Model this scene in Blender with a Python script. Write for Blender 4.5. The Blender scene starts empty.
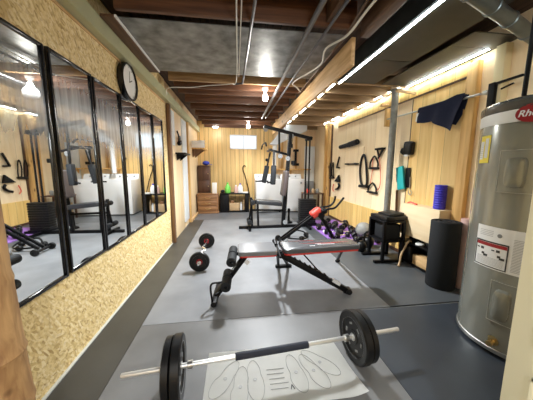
import bpy, bmesh, math, random
from mathutils import Vector as V, Matrix, Euler
random.seed(7)
SC = bpy.context.scene
COL = SC.collection
PI = math.pi

# ------------------------------------------------------------------ camera
cam_d = bpy.data.cameras.new('camera'); cam = bpy.data.objects.new('camera', cam_d); COL.objects.link(cam)
cam_d.sensor_width = 36; cam_d.lens = 236.0 / 533 * 36; cam_d.clip_start = 0.02
Rm = Matrix(((0.99135887, 0.01297369, -0.13053457), (-0.13108683, 0.13501329, -0.98213423), (0.004882, 0.99075885, 0.1355473)))
cam.matrix_world = Matrix.Translation((0, 0, 1.35)) @ Rm.to_4x4()
SC.camera = cam
# ------------------------------------------------------------------ world, exposure
SC.view_settings.view_transform = 'Standard'; SC.view_settings.look = 'None'
SC.view_settings.gamma = 1; SC.view_settings.use_curve_mapping = False
SC.view_settings.exposure = 1.43
W = bpy.data.worlds.new('sky'); SC.world = W; W.use_nodes = True
W.node_tree.nodes['Background'].inputs[0].default_value = (0.86, 0.93, 1.0, 1)
W.node_tree.nodes['Background'].inputs[1].default_value = 0.55
SC.cycles.max_bounces = 10; SC.cycles.diffuse_bounces = 5; SC.cycles.glossy_bounces = 5
SC.cycles.sample_clamp_indirect = 6.0
SC.cycles.use_denoising = True
LED_POWER = 15.0
BULB_WATTS = 185.0
BULBS = ((0.47, 3.74, 2.42), (0.36, 6.42, 2.44), (0.45, -1.15, 2.05), (-0.55, 7.24, 2.48))  # third entry is a fill lamp added behind the camera, out of view
for k, (bx_, by_, bz_) in enumerate(BULBS):
    ld = bpy.data.lights.new('bulb_light', 'SPOT' if k < 2 else 'POINT'); ld.energy = (BULB_WATTS, BULB_WATTS * .30, BULB_WATTS * .38, 3)[k]
    ld.color = (.93, .97, 1); ld.shadow_soft_size = .09
    if k < 2: ld.spot_size = math.radians(158); ld.spot_blend = .75
    lo = bpy.data.objects.new('bulb_light', ld); lo.location = (bx_, by_, bz_ - .09); COL.objects.link(lo)

# ------------------------------------------------------------------ materials
def new_mat(name):
    m = bpy.data.materials.new(name); m.use_nodes = True
    return m, m.node_tree, m.node_tree.nodes['Principled BSDF']
def mat(name, col, rough=.5, metal=0, spec=.5, noise=0, nscale=30, bump=0, bscale=120, emit=None, es=0, coat=0, alpha=None):
    m, nt, b = new_mat(name)
    b.inputs['Base Color'].default_value = (*col, 1); b.inputs['Roughness'].default_value = rough
    b.inputs['Metallic'].default_value = metal; b.inputs['Specular IOR Level'].default_value = spec
    b.inputs['Coat Weight'].default_value = coat
    if emit: b.inputs['Emission Color'].default_value = (*emit, 1); b.inputs['Emission Strength'].default_value = es
    tc = nt.nodes.new('ShaderNodeTexCoord')
    if noise:
        n = nt.nodes.new('ShaderNodeTexNoise'); n.inputs['Scale'].default_value = nscale; n.inputs['Detail'].default_value = 5
        nt.links.new(tc.outputs['Object'], n.inputs['Vector'])
        r = nt.nodes.new('ShaderNodeValToRGB'); nt.links.new(n.outputs['Fac'], r.inputs[0])
        r.color_ramp.elements[0].position = .3; r.color_ramp.elements[1].position = .7
        r.color_ramp.elements[0].color = (*[max(0, c * (1 - noise)) for c in col], 1)
        r.color_ramp.elements[1].color = (*[min(1, c * (1 + noise)) for c in col], 1)
        nt.links.new(r.outputs[0], b.inputs['Base Color'])
    if bump:
        n2 = nt.nodes.new('ShaderNodeTexNoise'); n2.inputs['Scale'].default_value = bscale
        nt.links.new(tc.outputs['Object'], n2.inputs['Vector'])
        bp = nt.nodes.new('ShaderNodeBump'); bp.inputs['Strength'].default_value = bump; bp.inputs['Distance'].default_value = .004
        nt.links.new(n2.outputs['Fac'], bp.inputs['Height']); nt.links.new(bp.outputs[0], b.inputs['Normal'])
    return m
def wood(name, light, dark, stretch=(1, 12, 12), scale=2.5, rough=.6, knots=0, grooves=None, knot_col=None):
    """stretch: small value along the grain axis"""
    m, nt, b = new_mat(name); L = nt.links.new
    tc = nt.nodes.new('ShaderNodeTexCoord'); mp = nt.nodes.new('ShaderNodeMapping'); mp.inputs['Scale'].default_value = stretch
    L(tc.outputs['Object'], mp.inputs[0])
    n = nt.nodes.new('ShaderNodeTexNoise'); n.inputs['Scale'].default_value = scale; n.inputs['Detail'].default_value = 6; n.inputs['Distortion'].default_value = .6
    L(mp.outputs[0], n.inputs['Vector'])
    r = nt.nodes.new('ShaderNodeValToRGB'); L(n.outputs['Fac'], r.inputs[0])
    r.color_ramp.elements[0].position = .32; r.color_ramp.elements[1].position = .66
    r.color_ramp.elements[0].color = (*dark, 1); r.color_ramp.elements[1].color = (*light, 1)
    out = r.outputs[0]
    if knots:
        kc = knot_col or tuple(c * .25 for c in dark)
        mk = nt.nodes.new('ShaderNodeMapping'); mk.inputs['Scale'].default_value = tuple(.55 if s < 3 else 1 for s in stretch)
        L(tc.outputs['Object'], mk.inputs[0])
        v = nt.nodes.new('ShaderNodeTexVoronoi'); v.inputs['Scale'].default_value = knots; L(mk.outputs[0], v.inputs['Vector'])
        r2 = nt.nodes.new('ShaderNodeValToRGB'); L(v.outputs['Distance'], r2.inputs[0])
        r2.color_ramp.elements[0].position = .07; r2.color_ramp.elements[1].position = .17
        r2.color_ramp.elements[0].color = (*kc, 1); r2.color_ramp.elements[1].color = (1, 1, 1, 1)
        mx = nt.nodes.new('ShaderNodeMix'); mx.data_type = 'RGBA'; mx.blend_type = 'MULTIPLY'; mx.inputs[0].default_value = .8
        L(out, mx.inputs[6]); L(r2.outputs[0], mx.inputs[7]); out = mx.outputs[2]
    if grooves:   # (axis, spacing, width_fraction)
        sx = nt.nodes.new('ShaderNodeSeparateXYZ'); L(tc.outputs['Object'], sx.inputs[0])
        a = nt.nodes.new('ShaderNodeMath'); a.operation = 'DIVIDE'; L(sx.outputs[grooves[0]], a.inputs[0]); a.inputs[1].default_value = grooves[1]
        f = nt.nodes.new('ShaderNodeMath'); f.operation = 'FRACT'; L(a.outputs[0], f.inputs[0])
        g = nt.nodes.new('ShaderNodeMath'); g.operation = 'LESS_THAN'; L(f.outputs[0], g.inputs[0]); g.inputs[1].default_value = grooves[2]
        fl = nt.nodes.new('ShaderNodeMath'); fl.operation = 'FLOOR'; L(a.outputs[0], fl.inputs[0])
        wn = nt.nodes.new('ShaderNodeTexWhiteNoise'); wn.noise_dimensions = '1D'; L(fl.outputs[0], wn.inputs['W'])
        mr = nt.nodes.new('ShaderNodeMapRange'); mr.inputs[3].default_value = .82; mr.inputs[4].default_value = 1.08; L(wn.outputs['Value'], mr.inputs[0])
        m1 = nt.nodes.new('ShaderNodeVectorMath'); m1.operation = 'SCALE'; L(out, m1.inputs[0]); L(mr.outputs[0], m1.inputs['Scale'])
        m2 = nt.nodes.new('ShaderNodeMix'); m2.data_type = 'RGBA'; L(g.outputs[0], m2.inputs[0]); L(m1.outputs[0], m2.inputs[6])
        m2.inputs[7].default_value = (*[c * .38 for c in dark], 1); out = m2.outputs[2]
    L(out, b.inputs['Base Color']); b.inputs['Roughness'].default_value = rough
    return m
def osb(name):
    m, nt, b = new_mat(name); L = nt.links.new
    tc = nt.nodes.new('ShaderNodeTexCoord')
    outs = []
    for k, (rot, sc) in enumerate((((.35, 0, 0), (1, 18, 80)), ((-.55, 0, 0), (1, 80, 17)), ((.9, 0, 0), (1, 22, 90)))):
        mp = nt.nodes.new('ShaderNodeMapping'); mp.inputs['Rotation'].default_value = rot
        L(tc.outputs['Object'], mp.inputs[0])
        mp2 = nt.nodes.new('ShaderNodeMapping'); mp2.inputs['Scale'].default_value = sc; mp2.inputs['Location'].default_value = (0, k * 3.3, 0)
        L(mp.outputs[0], mp2.inputs[0])
        v = nt.nodes.new('ShaderNodeTexVoronoi'); v.inputs['Scale'].default_value = 1.0; L(mp2.outputs[0], v.inputs['Vector'])
        s = nt.nodes.new('ShaderNodeSeparateXYZ'); L(v.outputs['Color'], s.inputs[0]); outs.append((s, v))
    pick = nt.nodes.new('ShaderNodeTexVoronoi'); pick.inputs['Scale'].default_value = 28; L(tc.outputs['Object'], pick.inputs['Vector'])
    sp = nt.nodes.new('ShaderNodeSeparateXYZ'); L(pick.outputs['Color'], sp.inputs[0])
    def gt(src, t):
        g = nt.nodes.new('ShaderNodeMath'); g.operation = 'GREATER_THAN'; L(src, g.inputs[0]); g.inputs[1].default_value = t; return g.outputs[0]
    def mixf(f, a, c):
        x = nt.nodes.new('ShaderNodeMix'); x.data_type = 'FLOAT'; L(f, x.inputs[0]); L(a, x.inputs[2]); L(c, x.inputs[3]); return x.outputs[0]
    val = mixf(gt(sp.outputs[0], .4), outs[0][0].outputs[0], outs[1][0].outputs[0])
    val = mixf(gt(sp.outputs[1], .66), val, outs[2][0].outputs[0])
    r = nt.nodes.new('ShaderNodeValToRGB'); L(val, r.inputs[0]); cr = r.color_ramp
    cr.elements[0].position = 0; cr.elements[0].color = (.50, .33, .12, 1)
    cr.elements[1].position = 1; cr.elements[1].color = (.88, .74, .46, 1)
    for p, c in ((.08, (.62, .44, .18, 1)), (.28, (.74, .56, .25, 1)), (.6, (.80, .63, .31, 1)), (.85, (.85, .69, .38, 1))):
        e = cr.elements.new(p); e.color = c
    n = nt.nodes.new('ShaderNodeTexNoise'); n.inputs['Scale'].default_value = 38; n.inputs['Detail'].default_value = 8; L(tc.outputs['Object'], n.inputs['Vector'])
    r3 = nt.nodes.new('ShaderNodeValToRGB'); L(n.outputs['Fac'], r3.inputs[0]); r3.color_ramp.elements[0].position = .3; r3.color_ramp.elements[1].position = .5
    r3.color_ramp.elements[0].color = (.55, .42, .28, 1); r3.color_ramp.elements[1].color = (1, 1, 1, 1)
    mx = nt.nodes.new('ShaderNodeMix'); mx.data_type = 'RGBA'; mx.blend_type = 'MULTIPLY'; mx.inputs[0].default_value = .75
    L(r.outputs[0], mx.inputs[6]); L(r3.outputs[0], mx.inputs[7])
    L(mx.outputs[2], b.inputs['Base Color']); b.inputs['Roughness'].default_value = .62
    bp = nt.nodes.new('ShaderNodeBump'); bp.inputs['Strength'].default_value = .25; bp.inputs['Distance'].default_value = .003
    L(val, bp.inputs['Height']); L(bp.outputs[0], b.inputs['Normal'])
    return m

M = {}
M['osb'] = osb('oriented_strand_board')
M['panelling'] = wood('yellow_panelling', (.80, .56, .24), (.66, .42, .15), (14, 14, .8), 2.0, .45, grooves=(0, .135, .07))
M['ply'] = wood('pale_plywood', (.86, .68, .43), (.76, .55, .31), (8, 8, .7), 1.6, .55)
M['ply_y'] = wood('yellow_plywood', (.86, .60, .22), (.76, .48, .14), (8, 9, .7), 1.8, .5, grooves=(1, .19, .03))
M['ply_peach'] = wood('peach_plywood', (.93, .75, .50), (.86, .66, .40), (8, 7, .7), 1.6, .55, grooves=(1, .61, .008))
M['pine'] = wood('pine_lumber', (.74, .46, .17), (.52, .28, .08), (9, 9, .6), 2.2, .6, knots=5)
M['pine_y'] = wood('pine_lumber_along', (.74, .50, .26), (.50, .30, .12), (9, .8, 9), 2.2, .6, knots=5)
M['joist'] = wood('old_joist', (.17, .07, .03), (.065, .024, .010), (.7, 12, 12), 2.2, .6)
M['joist_pale'] = wood('newer_joist', (.50, .32, .15), (.28, .15, .06), (.7, 12, 12), 2.2, .6)
M['pine_x'] = wood('pine_lumber_across', (.74, .52, .30), (.50, .31, .14), (.8, 9, 9), 2.2, .6)
M['joist_y'] = wood('old_joist_along', (.14, .07, .032), (.07, .032, .015), (12, .8, 12), 2.2, .6)
M['subfloor'] = wood('subfloor_boards', (.10, .06, .04), (.04, .022, .016), (10, .8, 10), 2.2, .8, grooves=(0, .16, .04))
M['brownpanel'] = wood('brown_hardboard', (.038, .035, .029), (.026, .025, .020), (3, 3, 3), 2, .5)
M['sheetmetal'] = mat('aged_sheet_metal', (.22, .225, .22), .42, .5, noise=.5, nscale=7, bump=.15, bscale=14)
M['ductdark'] = mat('dark_duct_metal', (.04, .05, .055), .45, .4, noise=.25, nscale=8)
M['greenpaint'] = mat('pale_green_paint', (.46, .46, .28), .4, noise=.08, nscale=6)
M['post'] = wood('bark_brown_post', (.52, .31, .13), (.26, .13, .05), (14, 14, 3), 2.6, .65, knots=9, knot_col=(.12, .05, .02))
M['darkpost'] = wood('dark_stained_post', (.20, .10, .045), (.11, .05, .02), (12, 12, .8), 2.4, .55)
M['black'] = mat('black_powder_coat', (.003, .003, .004), .45, spec=.22)
M['blackgloss'] = mat('black_gloss', (.004, .004, .005), .2)
M['rubber'] = mat('black_rubber', (.005, .005, .0055), .42, spec=.35)
M['foam'] = mat('black_foam', (.013, .0145, .017), .75, spec=.3, bump=.3, bscale=200)
M['sheenpad'] = mat('sheen_lightened_vinyl_pad', (.17, .175, .185), .25)  # bench vinyl lightened: reflected light on the seat put into its colour
M['vinyl'] = mat('black_vinyl', (.018, .020, .024), .3)
M['greyvinyl'] = mat('grey_vinyl_pad', (.075, .078, .085), .27)
M['chrome'] = mat('chrome', (.92, .92, .90), .22, 1)
M['barsteel'] = mat('satin_bar_steel', (.86, .86, .84), .38, .75)
M['steel'] = mat('brushed_steel', (.60, .59, .56), .33, 1)
M['brass'] = mat('brass', (.70, .52, .22), .3, 1)
M['heater'] = mat('grey_enamel', (.27, .275, .235), .22, .35, coat=.6)
M['coveredge'] = mat('grey_cover_edge', (.34, .34, .30), .3)
M['heaterdark'] = mat('dark_grey_enamel', (.07, .07, .065), .25, coat=.4)
M['heaterlight'] = mat('light_grey_band', (.78, .78, .76), .35)
M['white'] = mat('white_enamel', (.82, .83, .84), .3)
M['whitematte'] = mat('white_matte', (.80, .80, .78), .6)
M['cream'] = mat('cream_paint', (.86, .82, .60), .42)
M['red'] = mat('red_vinyl', (.55, .02, .015), .4)
M['redlogo'] = mat('dark_red_badge', (.30, .008, .015), .4)
M['coral'] = mat('coral_red_plastic', (.80, .07, .05), .45)
M['yellow'] = mat('yellow_label', (.85, .68, .05), .5)
M['navy'] = mat('navy_cloth', (.006, .010, .035), .9, bump=.4, bscale=25)
M['navyfoam'] = mat('navy_foam_grip', (.012, .016, .03), .7, bump=.3, bscale=200)
M['blue'] = mat('blue_foam', (.04, .03, .52), .55, bump=.8, bscale=60)
M['purple'] = mat('purple_mat', (.30, .14, .48), .7)
M['pink'] = mat('pale_pink_foam', (.62, .40, .36), .7)
M['teal'] = mat('teal_fabric', (.02, .42, .42), .7)
M['redcord'] = mat('red_cord', (.70, .10, .06), .6)
M['polegrey'] = mat('grey_painted_steel', (.20, .20, .185), .4, .2, noise=.25, nscale=14)
M['concrete'] = mat('concrete', (.25, .25, .25), .7, noise=.2, nscale=9)
M['conduit'] = mat('grey_conduit', (.11, .11, .12), .4, .4)
M['cable'] = mat('white_cable', (.70, .67, .60), .5)
M['silverduct'] = mat('galvanised_duct', (.13, .16, .175), .35, .7, noise=.1, nscale=10)
M['greyplastic'] = mat('grey_plastic', (.30, .31, .32), .5)
M['ball'] = mat('pale_grey_rubber', (.27, .27, .25), .6)
M['darkbrown'] = wood('dark_brown_veneer', (.10, .045, .025), (.055, .022, .012), (9, 9, .8), 2.2, .35)
M['brown'] = wood('brown_oak_veneer', (.34, .17, .07), (.21, .095, .035), (.8, 9, 9), 2.2, .4)
M['tan'] = mat('tan_leather', (.52, .36, .2), .6)
M['green'] = mat('green_plastic', (.18, .62, .10), .35)
M['cardboard'] = mat('cardboard', (.52, .36, .2), .8)
M['sheet'] = mat('printed_white_vinyl', (.66, .655, .62), .5, noise=.03, nscale=4)
M['ink'] = mat('grey_ink', (.22, .22, .21), .6)
M['paleink'] = mat('pale_grey_ink', (.36, .36, .35), .6)
M['blackink'] = mat('black_ink', (.03, .03, .03), .6)
M['insul'] = mat('white_foam_board', (.74, .78, .80), .6)
M['mirror'] = mat('silvered_glass', (.86, .88, .87), .015, 1)
def streaked_mirror():  # pale diffuse streaks mixed in, strongest in the upper part of the glass
    m, nt, b = new_mat('streaked_silvered_glass'); L = nt.links.new
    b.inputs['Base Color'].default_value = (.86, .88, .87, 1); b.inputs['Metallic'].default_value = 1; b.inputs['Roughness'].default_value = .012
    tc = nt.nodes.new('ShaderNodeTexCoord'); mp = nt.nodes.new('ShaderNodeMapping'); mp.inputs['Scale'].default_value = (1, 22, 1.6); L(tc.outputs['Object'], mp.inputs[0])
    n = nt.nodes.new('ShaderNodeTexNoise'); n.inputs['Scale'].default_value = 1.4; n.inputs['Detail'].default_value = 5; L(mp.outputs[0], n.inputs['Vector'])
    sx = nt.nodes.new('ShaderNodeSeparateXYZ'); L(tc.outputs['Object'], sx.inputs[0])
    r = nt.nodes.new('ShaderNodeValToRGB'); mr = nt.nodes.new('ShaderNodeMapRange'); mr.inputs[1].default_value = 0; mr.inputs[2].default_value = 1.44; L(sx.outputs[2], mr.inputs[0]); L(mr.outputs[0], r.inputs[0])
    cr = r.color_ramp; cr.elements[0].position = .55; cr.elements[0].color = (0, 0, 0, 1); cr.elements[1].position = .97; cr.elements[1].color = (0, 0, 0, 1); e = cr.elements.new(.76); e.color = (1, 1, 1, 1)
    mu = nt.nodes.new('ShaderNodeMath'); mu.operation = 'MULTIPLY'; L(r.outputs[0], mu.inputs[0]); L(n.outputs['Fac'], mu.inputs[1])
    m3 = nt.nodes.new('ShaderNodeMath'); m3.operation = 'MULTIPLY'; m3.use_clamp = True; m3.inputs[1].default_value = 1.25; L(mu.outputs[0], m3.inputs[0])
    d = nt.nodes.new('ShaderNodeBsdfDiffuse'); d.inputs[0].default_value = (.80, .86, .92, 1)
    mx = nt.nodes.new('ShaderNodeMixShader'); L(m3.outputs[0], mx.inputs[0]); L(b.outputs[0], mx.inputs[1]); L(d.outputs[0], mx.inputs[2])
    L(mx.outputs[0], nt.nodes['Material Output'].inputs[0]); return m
M['mirror'] = streaked_mirror()
M['lamp'] = mat('glowing_bulb', (1, 1, 1), .4, emit=(1, .97, .9), es=110)
M['led'] = mat('glowing_led', (1, 1, 1), .4, emit=(.90, 1, 1), es=LED_POWER)
M['window_glass'] = mat('frosted_window_glass', (.9, .95, 1), .5)
_b = M['window_glass'].node_tree.nodes['Principled BSDF']; _b.inputs['Transmission Weight'].default_value = 1; _b.inputs['IOR'].default_value = 1.1
def rubber_floor(name, col, rough):
    m, nt, b = new_mat(name); L = nt.links.new
    tc = nt.nodes.new('ShaderNodeTexCoord')
    n = nt.nodes.new('ShaderNodeTexNoise'); n.inputs['Scale'].default_value = 2.2; n.inputs['Detail'].default_value = 7; L(tc.outputs['Object'], n.inputs['Vector'])
    r = nt.nodes.new('ShaderNodeValToRGB'); L(n.outputs['Fac'], r.inputs[0]); r.color_ramp.elements[0].position = .35; r.color_ramp.elements[1].position = .68
    r.color_ramp.elements[0].color = (*[c * .82 for c in col], 1); r.color_ramp.elements[1].color = (*[c * 1.15 for c in col], 1)
    n2 = nt.nodes.new('ShaderNodeTexNoise'); n2.inputs['Scale'].default_value = 240; L(tc.outputs['Object'], n2.inputs['Vector'])
    n3 = nt.nodes.new('ShaderNodeTexNoise'); n3.inputs['Scale'].default_value = 1.3; n3.inputs['Detail'].default_value = 3; L(tc.outputs['Object'], n3.inputs['Vector'])
    mr = nt.nodes.new('ShaderNodeMapRange'); mr.inputs[3].default_value = rough - .06; mr.inputs[4].default_value = rough + .08; L(n3.outputs['Fac'], mr.inputs[0]); L(mr.outputs[0], b.inputs['Roughness'])
    bp = nt.nodes.new('ShaderNodeBump'); bp.inputs['Strength'].default_value = .15; bp.inputs['Distance'].default_value = .002; L(n2.outputs['Fac'], bp.inputs['Height']); L(bp.outputs[0], b.inputs['Normal'])
    L(r.outputs[0], b.inputs['Base Color'])
    return m
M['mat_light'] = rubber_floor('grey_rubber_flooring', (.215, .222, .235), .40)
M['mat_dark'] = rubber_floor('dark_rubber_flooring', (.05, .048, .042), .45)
M['mat_mid'] = rubber_floor('dimmed_grey_rubber_flooring', (.15, .15, .15), .42)  # mat_light rubber darkened: falloff outside the bulb's bright band put into colour
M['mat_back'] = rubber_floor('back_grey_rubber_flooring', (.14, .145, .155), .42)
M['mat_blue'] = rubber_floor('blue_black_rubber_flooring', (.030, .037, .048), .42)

# ------------------------------------------------------------------ mesh helpers (world coordinates)
class MB:
    def __init__(s): s.bm = bmesh.new()
    def _merge(s, b):
        me = bpy.data.meshes.new('t'); b.to_mesh(me); b.free(); s.bm.from_mesh(me); bpy.data.meshes.remove(me); return s
    def box(s, x0, x1, y0, y1, z0, z1, bev=0, seg=2):
        return s.obox(((x0 + x1) / 2, (y0 + y1) / 2, (z0 + z1) / 2), (abs(x1 - x0), abs(y1 - y0), abs(z1 - z0)), None, bev, seg)
    def obox(s, c, size, rot=None, bev=0, seg=2):
        b = bmesh.new(); bmesh.ops.create_cube(b, size=1)
        for v in b.verts: v.co = V((v.co.x * size[0], v.co.y * size[1], v.co.z * size[2]))
        if bev: bmesh.ops.bevel(b, geom=b.edges[:], offset=min(bev, min(size) * .49), segments=seg, affect='EDGES', profile=.5)
        mt = Matrix.Translation(c) @ ((rot if isinstance(rot, Matrix) else Euler(rot).to_matrix()).to_4x4() if rot is not None else Matrix.Identity(4))
        b.transform(mt); return s._merge(b)
    def bar(s, p, q, w, h, bev=.003, up=(0, 0, 1)):
        """rectangular bar from p to q: w across, h along 'up'"""
        p, q = V(p), V(q); d = q - p; L = d.length; z = d.normalized(); u = V(up); x = u.cross(z)
        if x.length < 1e-4: x = V((1, 0, 0)).cross(z)
        x.normalize(); y = z.cross(x)
        R = Matrix((x, y, z)).transposed()
        return s.obox((p + q) / 2, (w, h, L), R, bev)
    def rod(s, p, q, r, r2=None, seg=16):
        p, q = V(p), V(q); r2 = r if r2 is None else r2
        return s.lathe(p, q - p, [(0, 0), (r, 0), (r2, (q - p).length), (0, (q - p).length)], seg)
    def lathe(s, o, axis, prof, seg=32):
        o = V(o); z = V(axis).normalized(); x = z.orthogonal().normalized(); y = z.cross(x)
        b = bmesh.new(); rings = []
        for r, h in prof:
            if r < 1e-6: rings.append([b.verts.new(o + z * h)])
            else: rings.append([b.verts.new(o + z * h + (x * math.cos(a) + y * math.sin(a)) * r) for a in [2 * PI * k / seg for k in range(seg)]])
        for A, B in zip(rings, rings[1:]):
            for k in range(seg):
                k2 = (k + 1) % seg
                if len(A) == 1 and len(B) == 1: break
                if len(A) == 1: b.faces.new((A[0], B[k2], B[k]))
                elif len(B) == 1: b.faces.new((A[k], A[k2], B[0]))
                else: b.faces.new((A[k], A[k2], B[k2], B[k]))
        bmesh.ops.recalc_face_normals(b, faces=b.faces[:]); return s._merge(b)
    def tube(s, pts, r, seg=8, smooth=True, closed=False, res=5):
        pts = [V(p) for p in pts]
        if smooth and len(pts) > 2:
            out = []; n = len(pts); rng = range(n if closed else n - 1)
            for i in rng:
                p0 = pts[(i - 1) % n] if (closed or i > 0) else pts[i]; p1 = pts[i]; p2 = pts[(i + 1) % n]
                p3 = pts[(i + 2) % n] if (closed or i + 2 < n) else p2
                for k in range(res):
                    t = k / res
                    out.append(.5 * ((2 * p1) + (p2 - p0) * t + (2 * p0 - 5 * p1 + 4 * p2 - p3) * t * t + (3 * p1 - p0 - 3 * p2 + p3) * t ** 3))
            if not closed: out.append(pts[-1])
            pts = out
        b = bmesh.new(); n = len(pts); rings = []; x = None
        for i, p in enumerate(pts):
            if closed: d = pts[(i + 1) % n] - pts[i - 1]
            else: d = pts[min(i + 1, n - 1)] - pts[max(i - 1, 0)]
            d.normalize()
            x = d.orthogonal().normalized() if x is None else (x - d * x.dot(d)).normalized()
            y = d.cross(x)
            rings.append([b.verts.new(p + (x * math.cos(a) + y * math.sin(a)) * r) for a in [2 * PI * k / seg for k in range(seg)]])
        prs = list(zip(rings, rings[1:])) + ([(rings[-1], rings[0])] if closed else [])
        for A, B in prs:
            for k in range(seg): b.faces.new((A[k], A[(k + 1) % seg], B[(k + 1) % seg], B[k]))
        if not closed: b.faces.new(rings[0][::-1]); b.faces.new(rings[-1])
        bmesh.ops.recalc_face_normals(b, faces=b.faces[:]); return s._merge(b)
    def prism(s, pts, ext, bev=0):
        """closed polygon pts extruded by vector ext"""
        b = bmesh.new(); vs = [b.verts.new(V(p)) for p in pts]; f = b.faces.new(vs)
        r = bmesh.ops.extrude_face_region(b, geom=[f]); vv = [g for g in r['geom'] if isinstance(g, bmesh.types.BMVert)]
        bmesh.ops.translate(b, verts=vv, vec=V(ext)); bmesh.ops.recalc_face_normals(b, faces=b.faces[:])
        if bev: bmesh.ops.bevel(b, geom=b.edges[:], offset=bev, segments=2, affect='EDGES')
        return s._merge(b)
    def sphere(s, c, r, sc=(1, 1, 1), seg=20):
        b = bmesh.new(); bmesh.ops.create_uvsphere(b, u_segments=seg, v_segments=seg // 2, radius=r)
        b.transform(Matrix.Translation(c) @ Matrix.Diagonal((*sc, 1))); return s._merge(b)
    def curved(s, c, r, a0, a1, z0, z1, t=.003, n=12):
        """patch on a vertical cylinder, angles in degrees"""
        b = bmesh.new(); cols = []
        for k in range(n + 1):
            a = math.radians(a0 + (a1 - a0) * k / n); q = []
            for rr in (r, r + t):
                for z in (z0, z1): q.append(b.verts.new((c[0] + rr * math.cos(a), c[1] + rr * math.sin(a), z)))
            cols.append(q)
        for A, B in zip(cols, cols[1:]):
            for i, j in ((0, 1), (1, 3), (3, 2), (2, 0)): b.faces.new((A[i], A[j], B[j], B[i]))
        for q in (cols[0], cols[-1]): b.faces.new((q[0], q[1], q[3], q[2]))
        bmesh.ops.recalc_face_normals(b, faces=b.faces[:]); return s._merge(b)
    def make(s, name, m, parent=None, smooth=True):
        me = bpy.data.meshes.new(name)
        if parent is not None:
            wl = world_loc(parent)
            bmesh.ops.translate(s.bm, verts=s.bm.verts[:], vec=-wl)
        s.bm.to_mesh(me); s.bm.free(); me.materials.append(M[m] if isinstance(m, str) else m)
        if smooth:
            me.shade_smooth(); me.set_sharp_from_angle(angle=math.radians(35))
        o = bpy.data.objects.new(name, me); COL.objects.link(o); o.parent = parent
        return o
def world_loc(o):
    l = V((0, 0, 0))
    while o is not None: l += o.location; o = o.parent
    return l
def tag(o, label=None, cat=None, group=None, kind=None):
    if label: o['label'] = label
    if cat: o['category'] = cat
    if group: o['group'] = group
    if kind: o['kind'] = kind
    return o
def thing(name, label, cat, loc, group=None):
    o = bpy.data.objects.new(name, None); COL.objects.link(o); o.location = loc; o.empty_display_size = .1
    return tag(o, label, cat, group)
def solo(name, mb, m, label, cat, group=None, loc=None):
    """a thing of one mesh, origin at its own base"""
    bb = [v.co.copy() for v in mb.bm.verts]
    c = V((sum(v.x for v in bb) / len(bb), sum(v.y for v in bb) / len(bb), min(v.z for v in bb))) if loc is None else V(loc)
    bmesh.ops.translate(mb.bm, verts=mb.bm.verts[:], vec=-c)
    o = mb.make(name, m); o.location = c
    return tag(o, label, cat, group)
def struct(name, mb, m, parent=None):
    o = mb.make(name, m, parent)
    if parent is None: o['kind'] = 'structure'
    return o
def dup(o, loc, label=None, parent=None):
    c = o.copy(); COL.objects.link(c)
    if parent is not None: c.parent = parent
    else: c.location = loc
    if label: c['label'] = label
    for ch in [x for x in SC.objects if x.parent == o]: dup(ch, None, None, c)
    return c

XL, XR, YB, YF = -1.134, 2.64, 7.70, -2.6
J = 2.55
# ------------------------------------------------------------------ structure
struct('floor', MB().box(XL - .3, XR + .3, YF - .2, YB + .3, -.12, -.012), 'concrete')
struct('ceiling', MB().box(XL - .3, XR + .3, YF - .2, YB + .3, 2.77, 2.83), 'subfloor')
struct('wall_left', MB().box(XL - .12, XL, YF, 4.27, -.012, 2.77), 'osb')
struct('wall_left_rear', MB().box(XL - .12, XL - .01, 4.27, YB + .1, -.012, 2.77), 'ply')
struct('wall_right', MB().box(XR, XR + .12, YF, YB + .1, -.012, 2.77), 'ply_peach')
struct('wall_front', MB().box(XL - .12, XR + .12, YF - .12, YF, -.012, 2.77), 'ply')
# back wall with the window hole  x -.12..  z 1.93..2.35
wx0, wx1, wz0, wz1 = -.15, .70, 1.93, 2.37
bw = MB(); bw.box(XL - .12, wx0, YB, YB + .12, -.012, 2.77); bw.box(wx0, wx1, YB, YB + .12, -.012, wz0); bw.box(wx0, wx1, YB, YB + .12, wz1, 2.77); bw.box(wx1, 1.25, YB, YB + .12, -.012, 2.77)
struct('wall_back', bw, 'panelling')
struct('wall_back_right', MB().box(1.25, XR + .12, YB, YB + .12, -.012, 2.77), 'ply')
w1 = tag(bpy.data.objects.new('window_1', None), kind='structure'); COL.objects.link(w1); w1.location = (.275, YB, wz0)
f = MB()
for a in ((wx0, wx1, wz0, wz0 + .03), (wx0, wx1, wz1 - .03, wz1), (wx0, wx0 + .03, wz0, wz1), (wx1 - .03, wx1, wz0, wz1)): f.box(a[0], a[1], YB - .02, YB + .06, a[2], a[3], .004)
f.box(.262, .292, YB - .01, YB + .05, wz0 + .03, wz1 - .03, .004)
f.make('window_frame', 'white', w1)
for x0, x1 in ((wx0 + .03, .262), (.292, wx1 - .03)):
    MB().box(x0, x1, YB + .02, YB + .026, wz0 + .03, wz1 - .03).make('window_pane', 'window_glass', w1)
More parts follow.
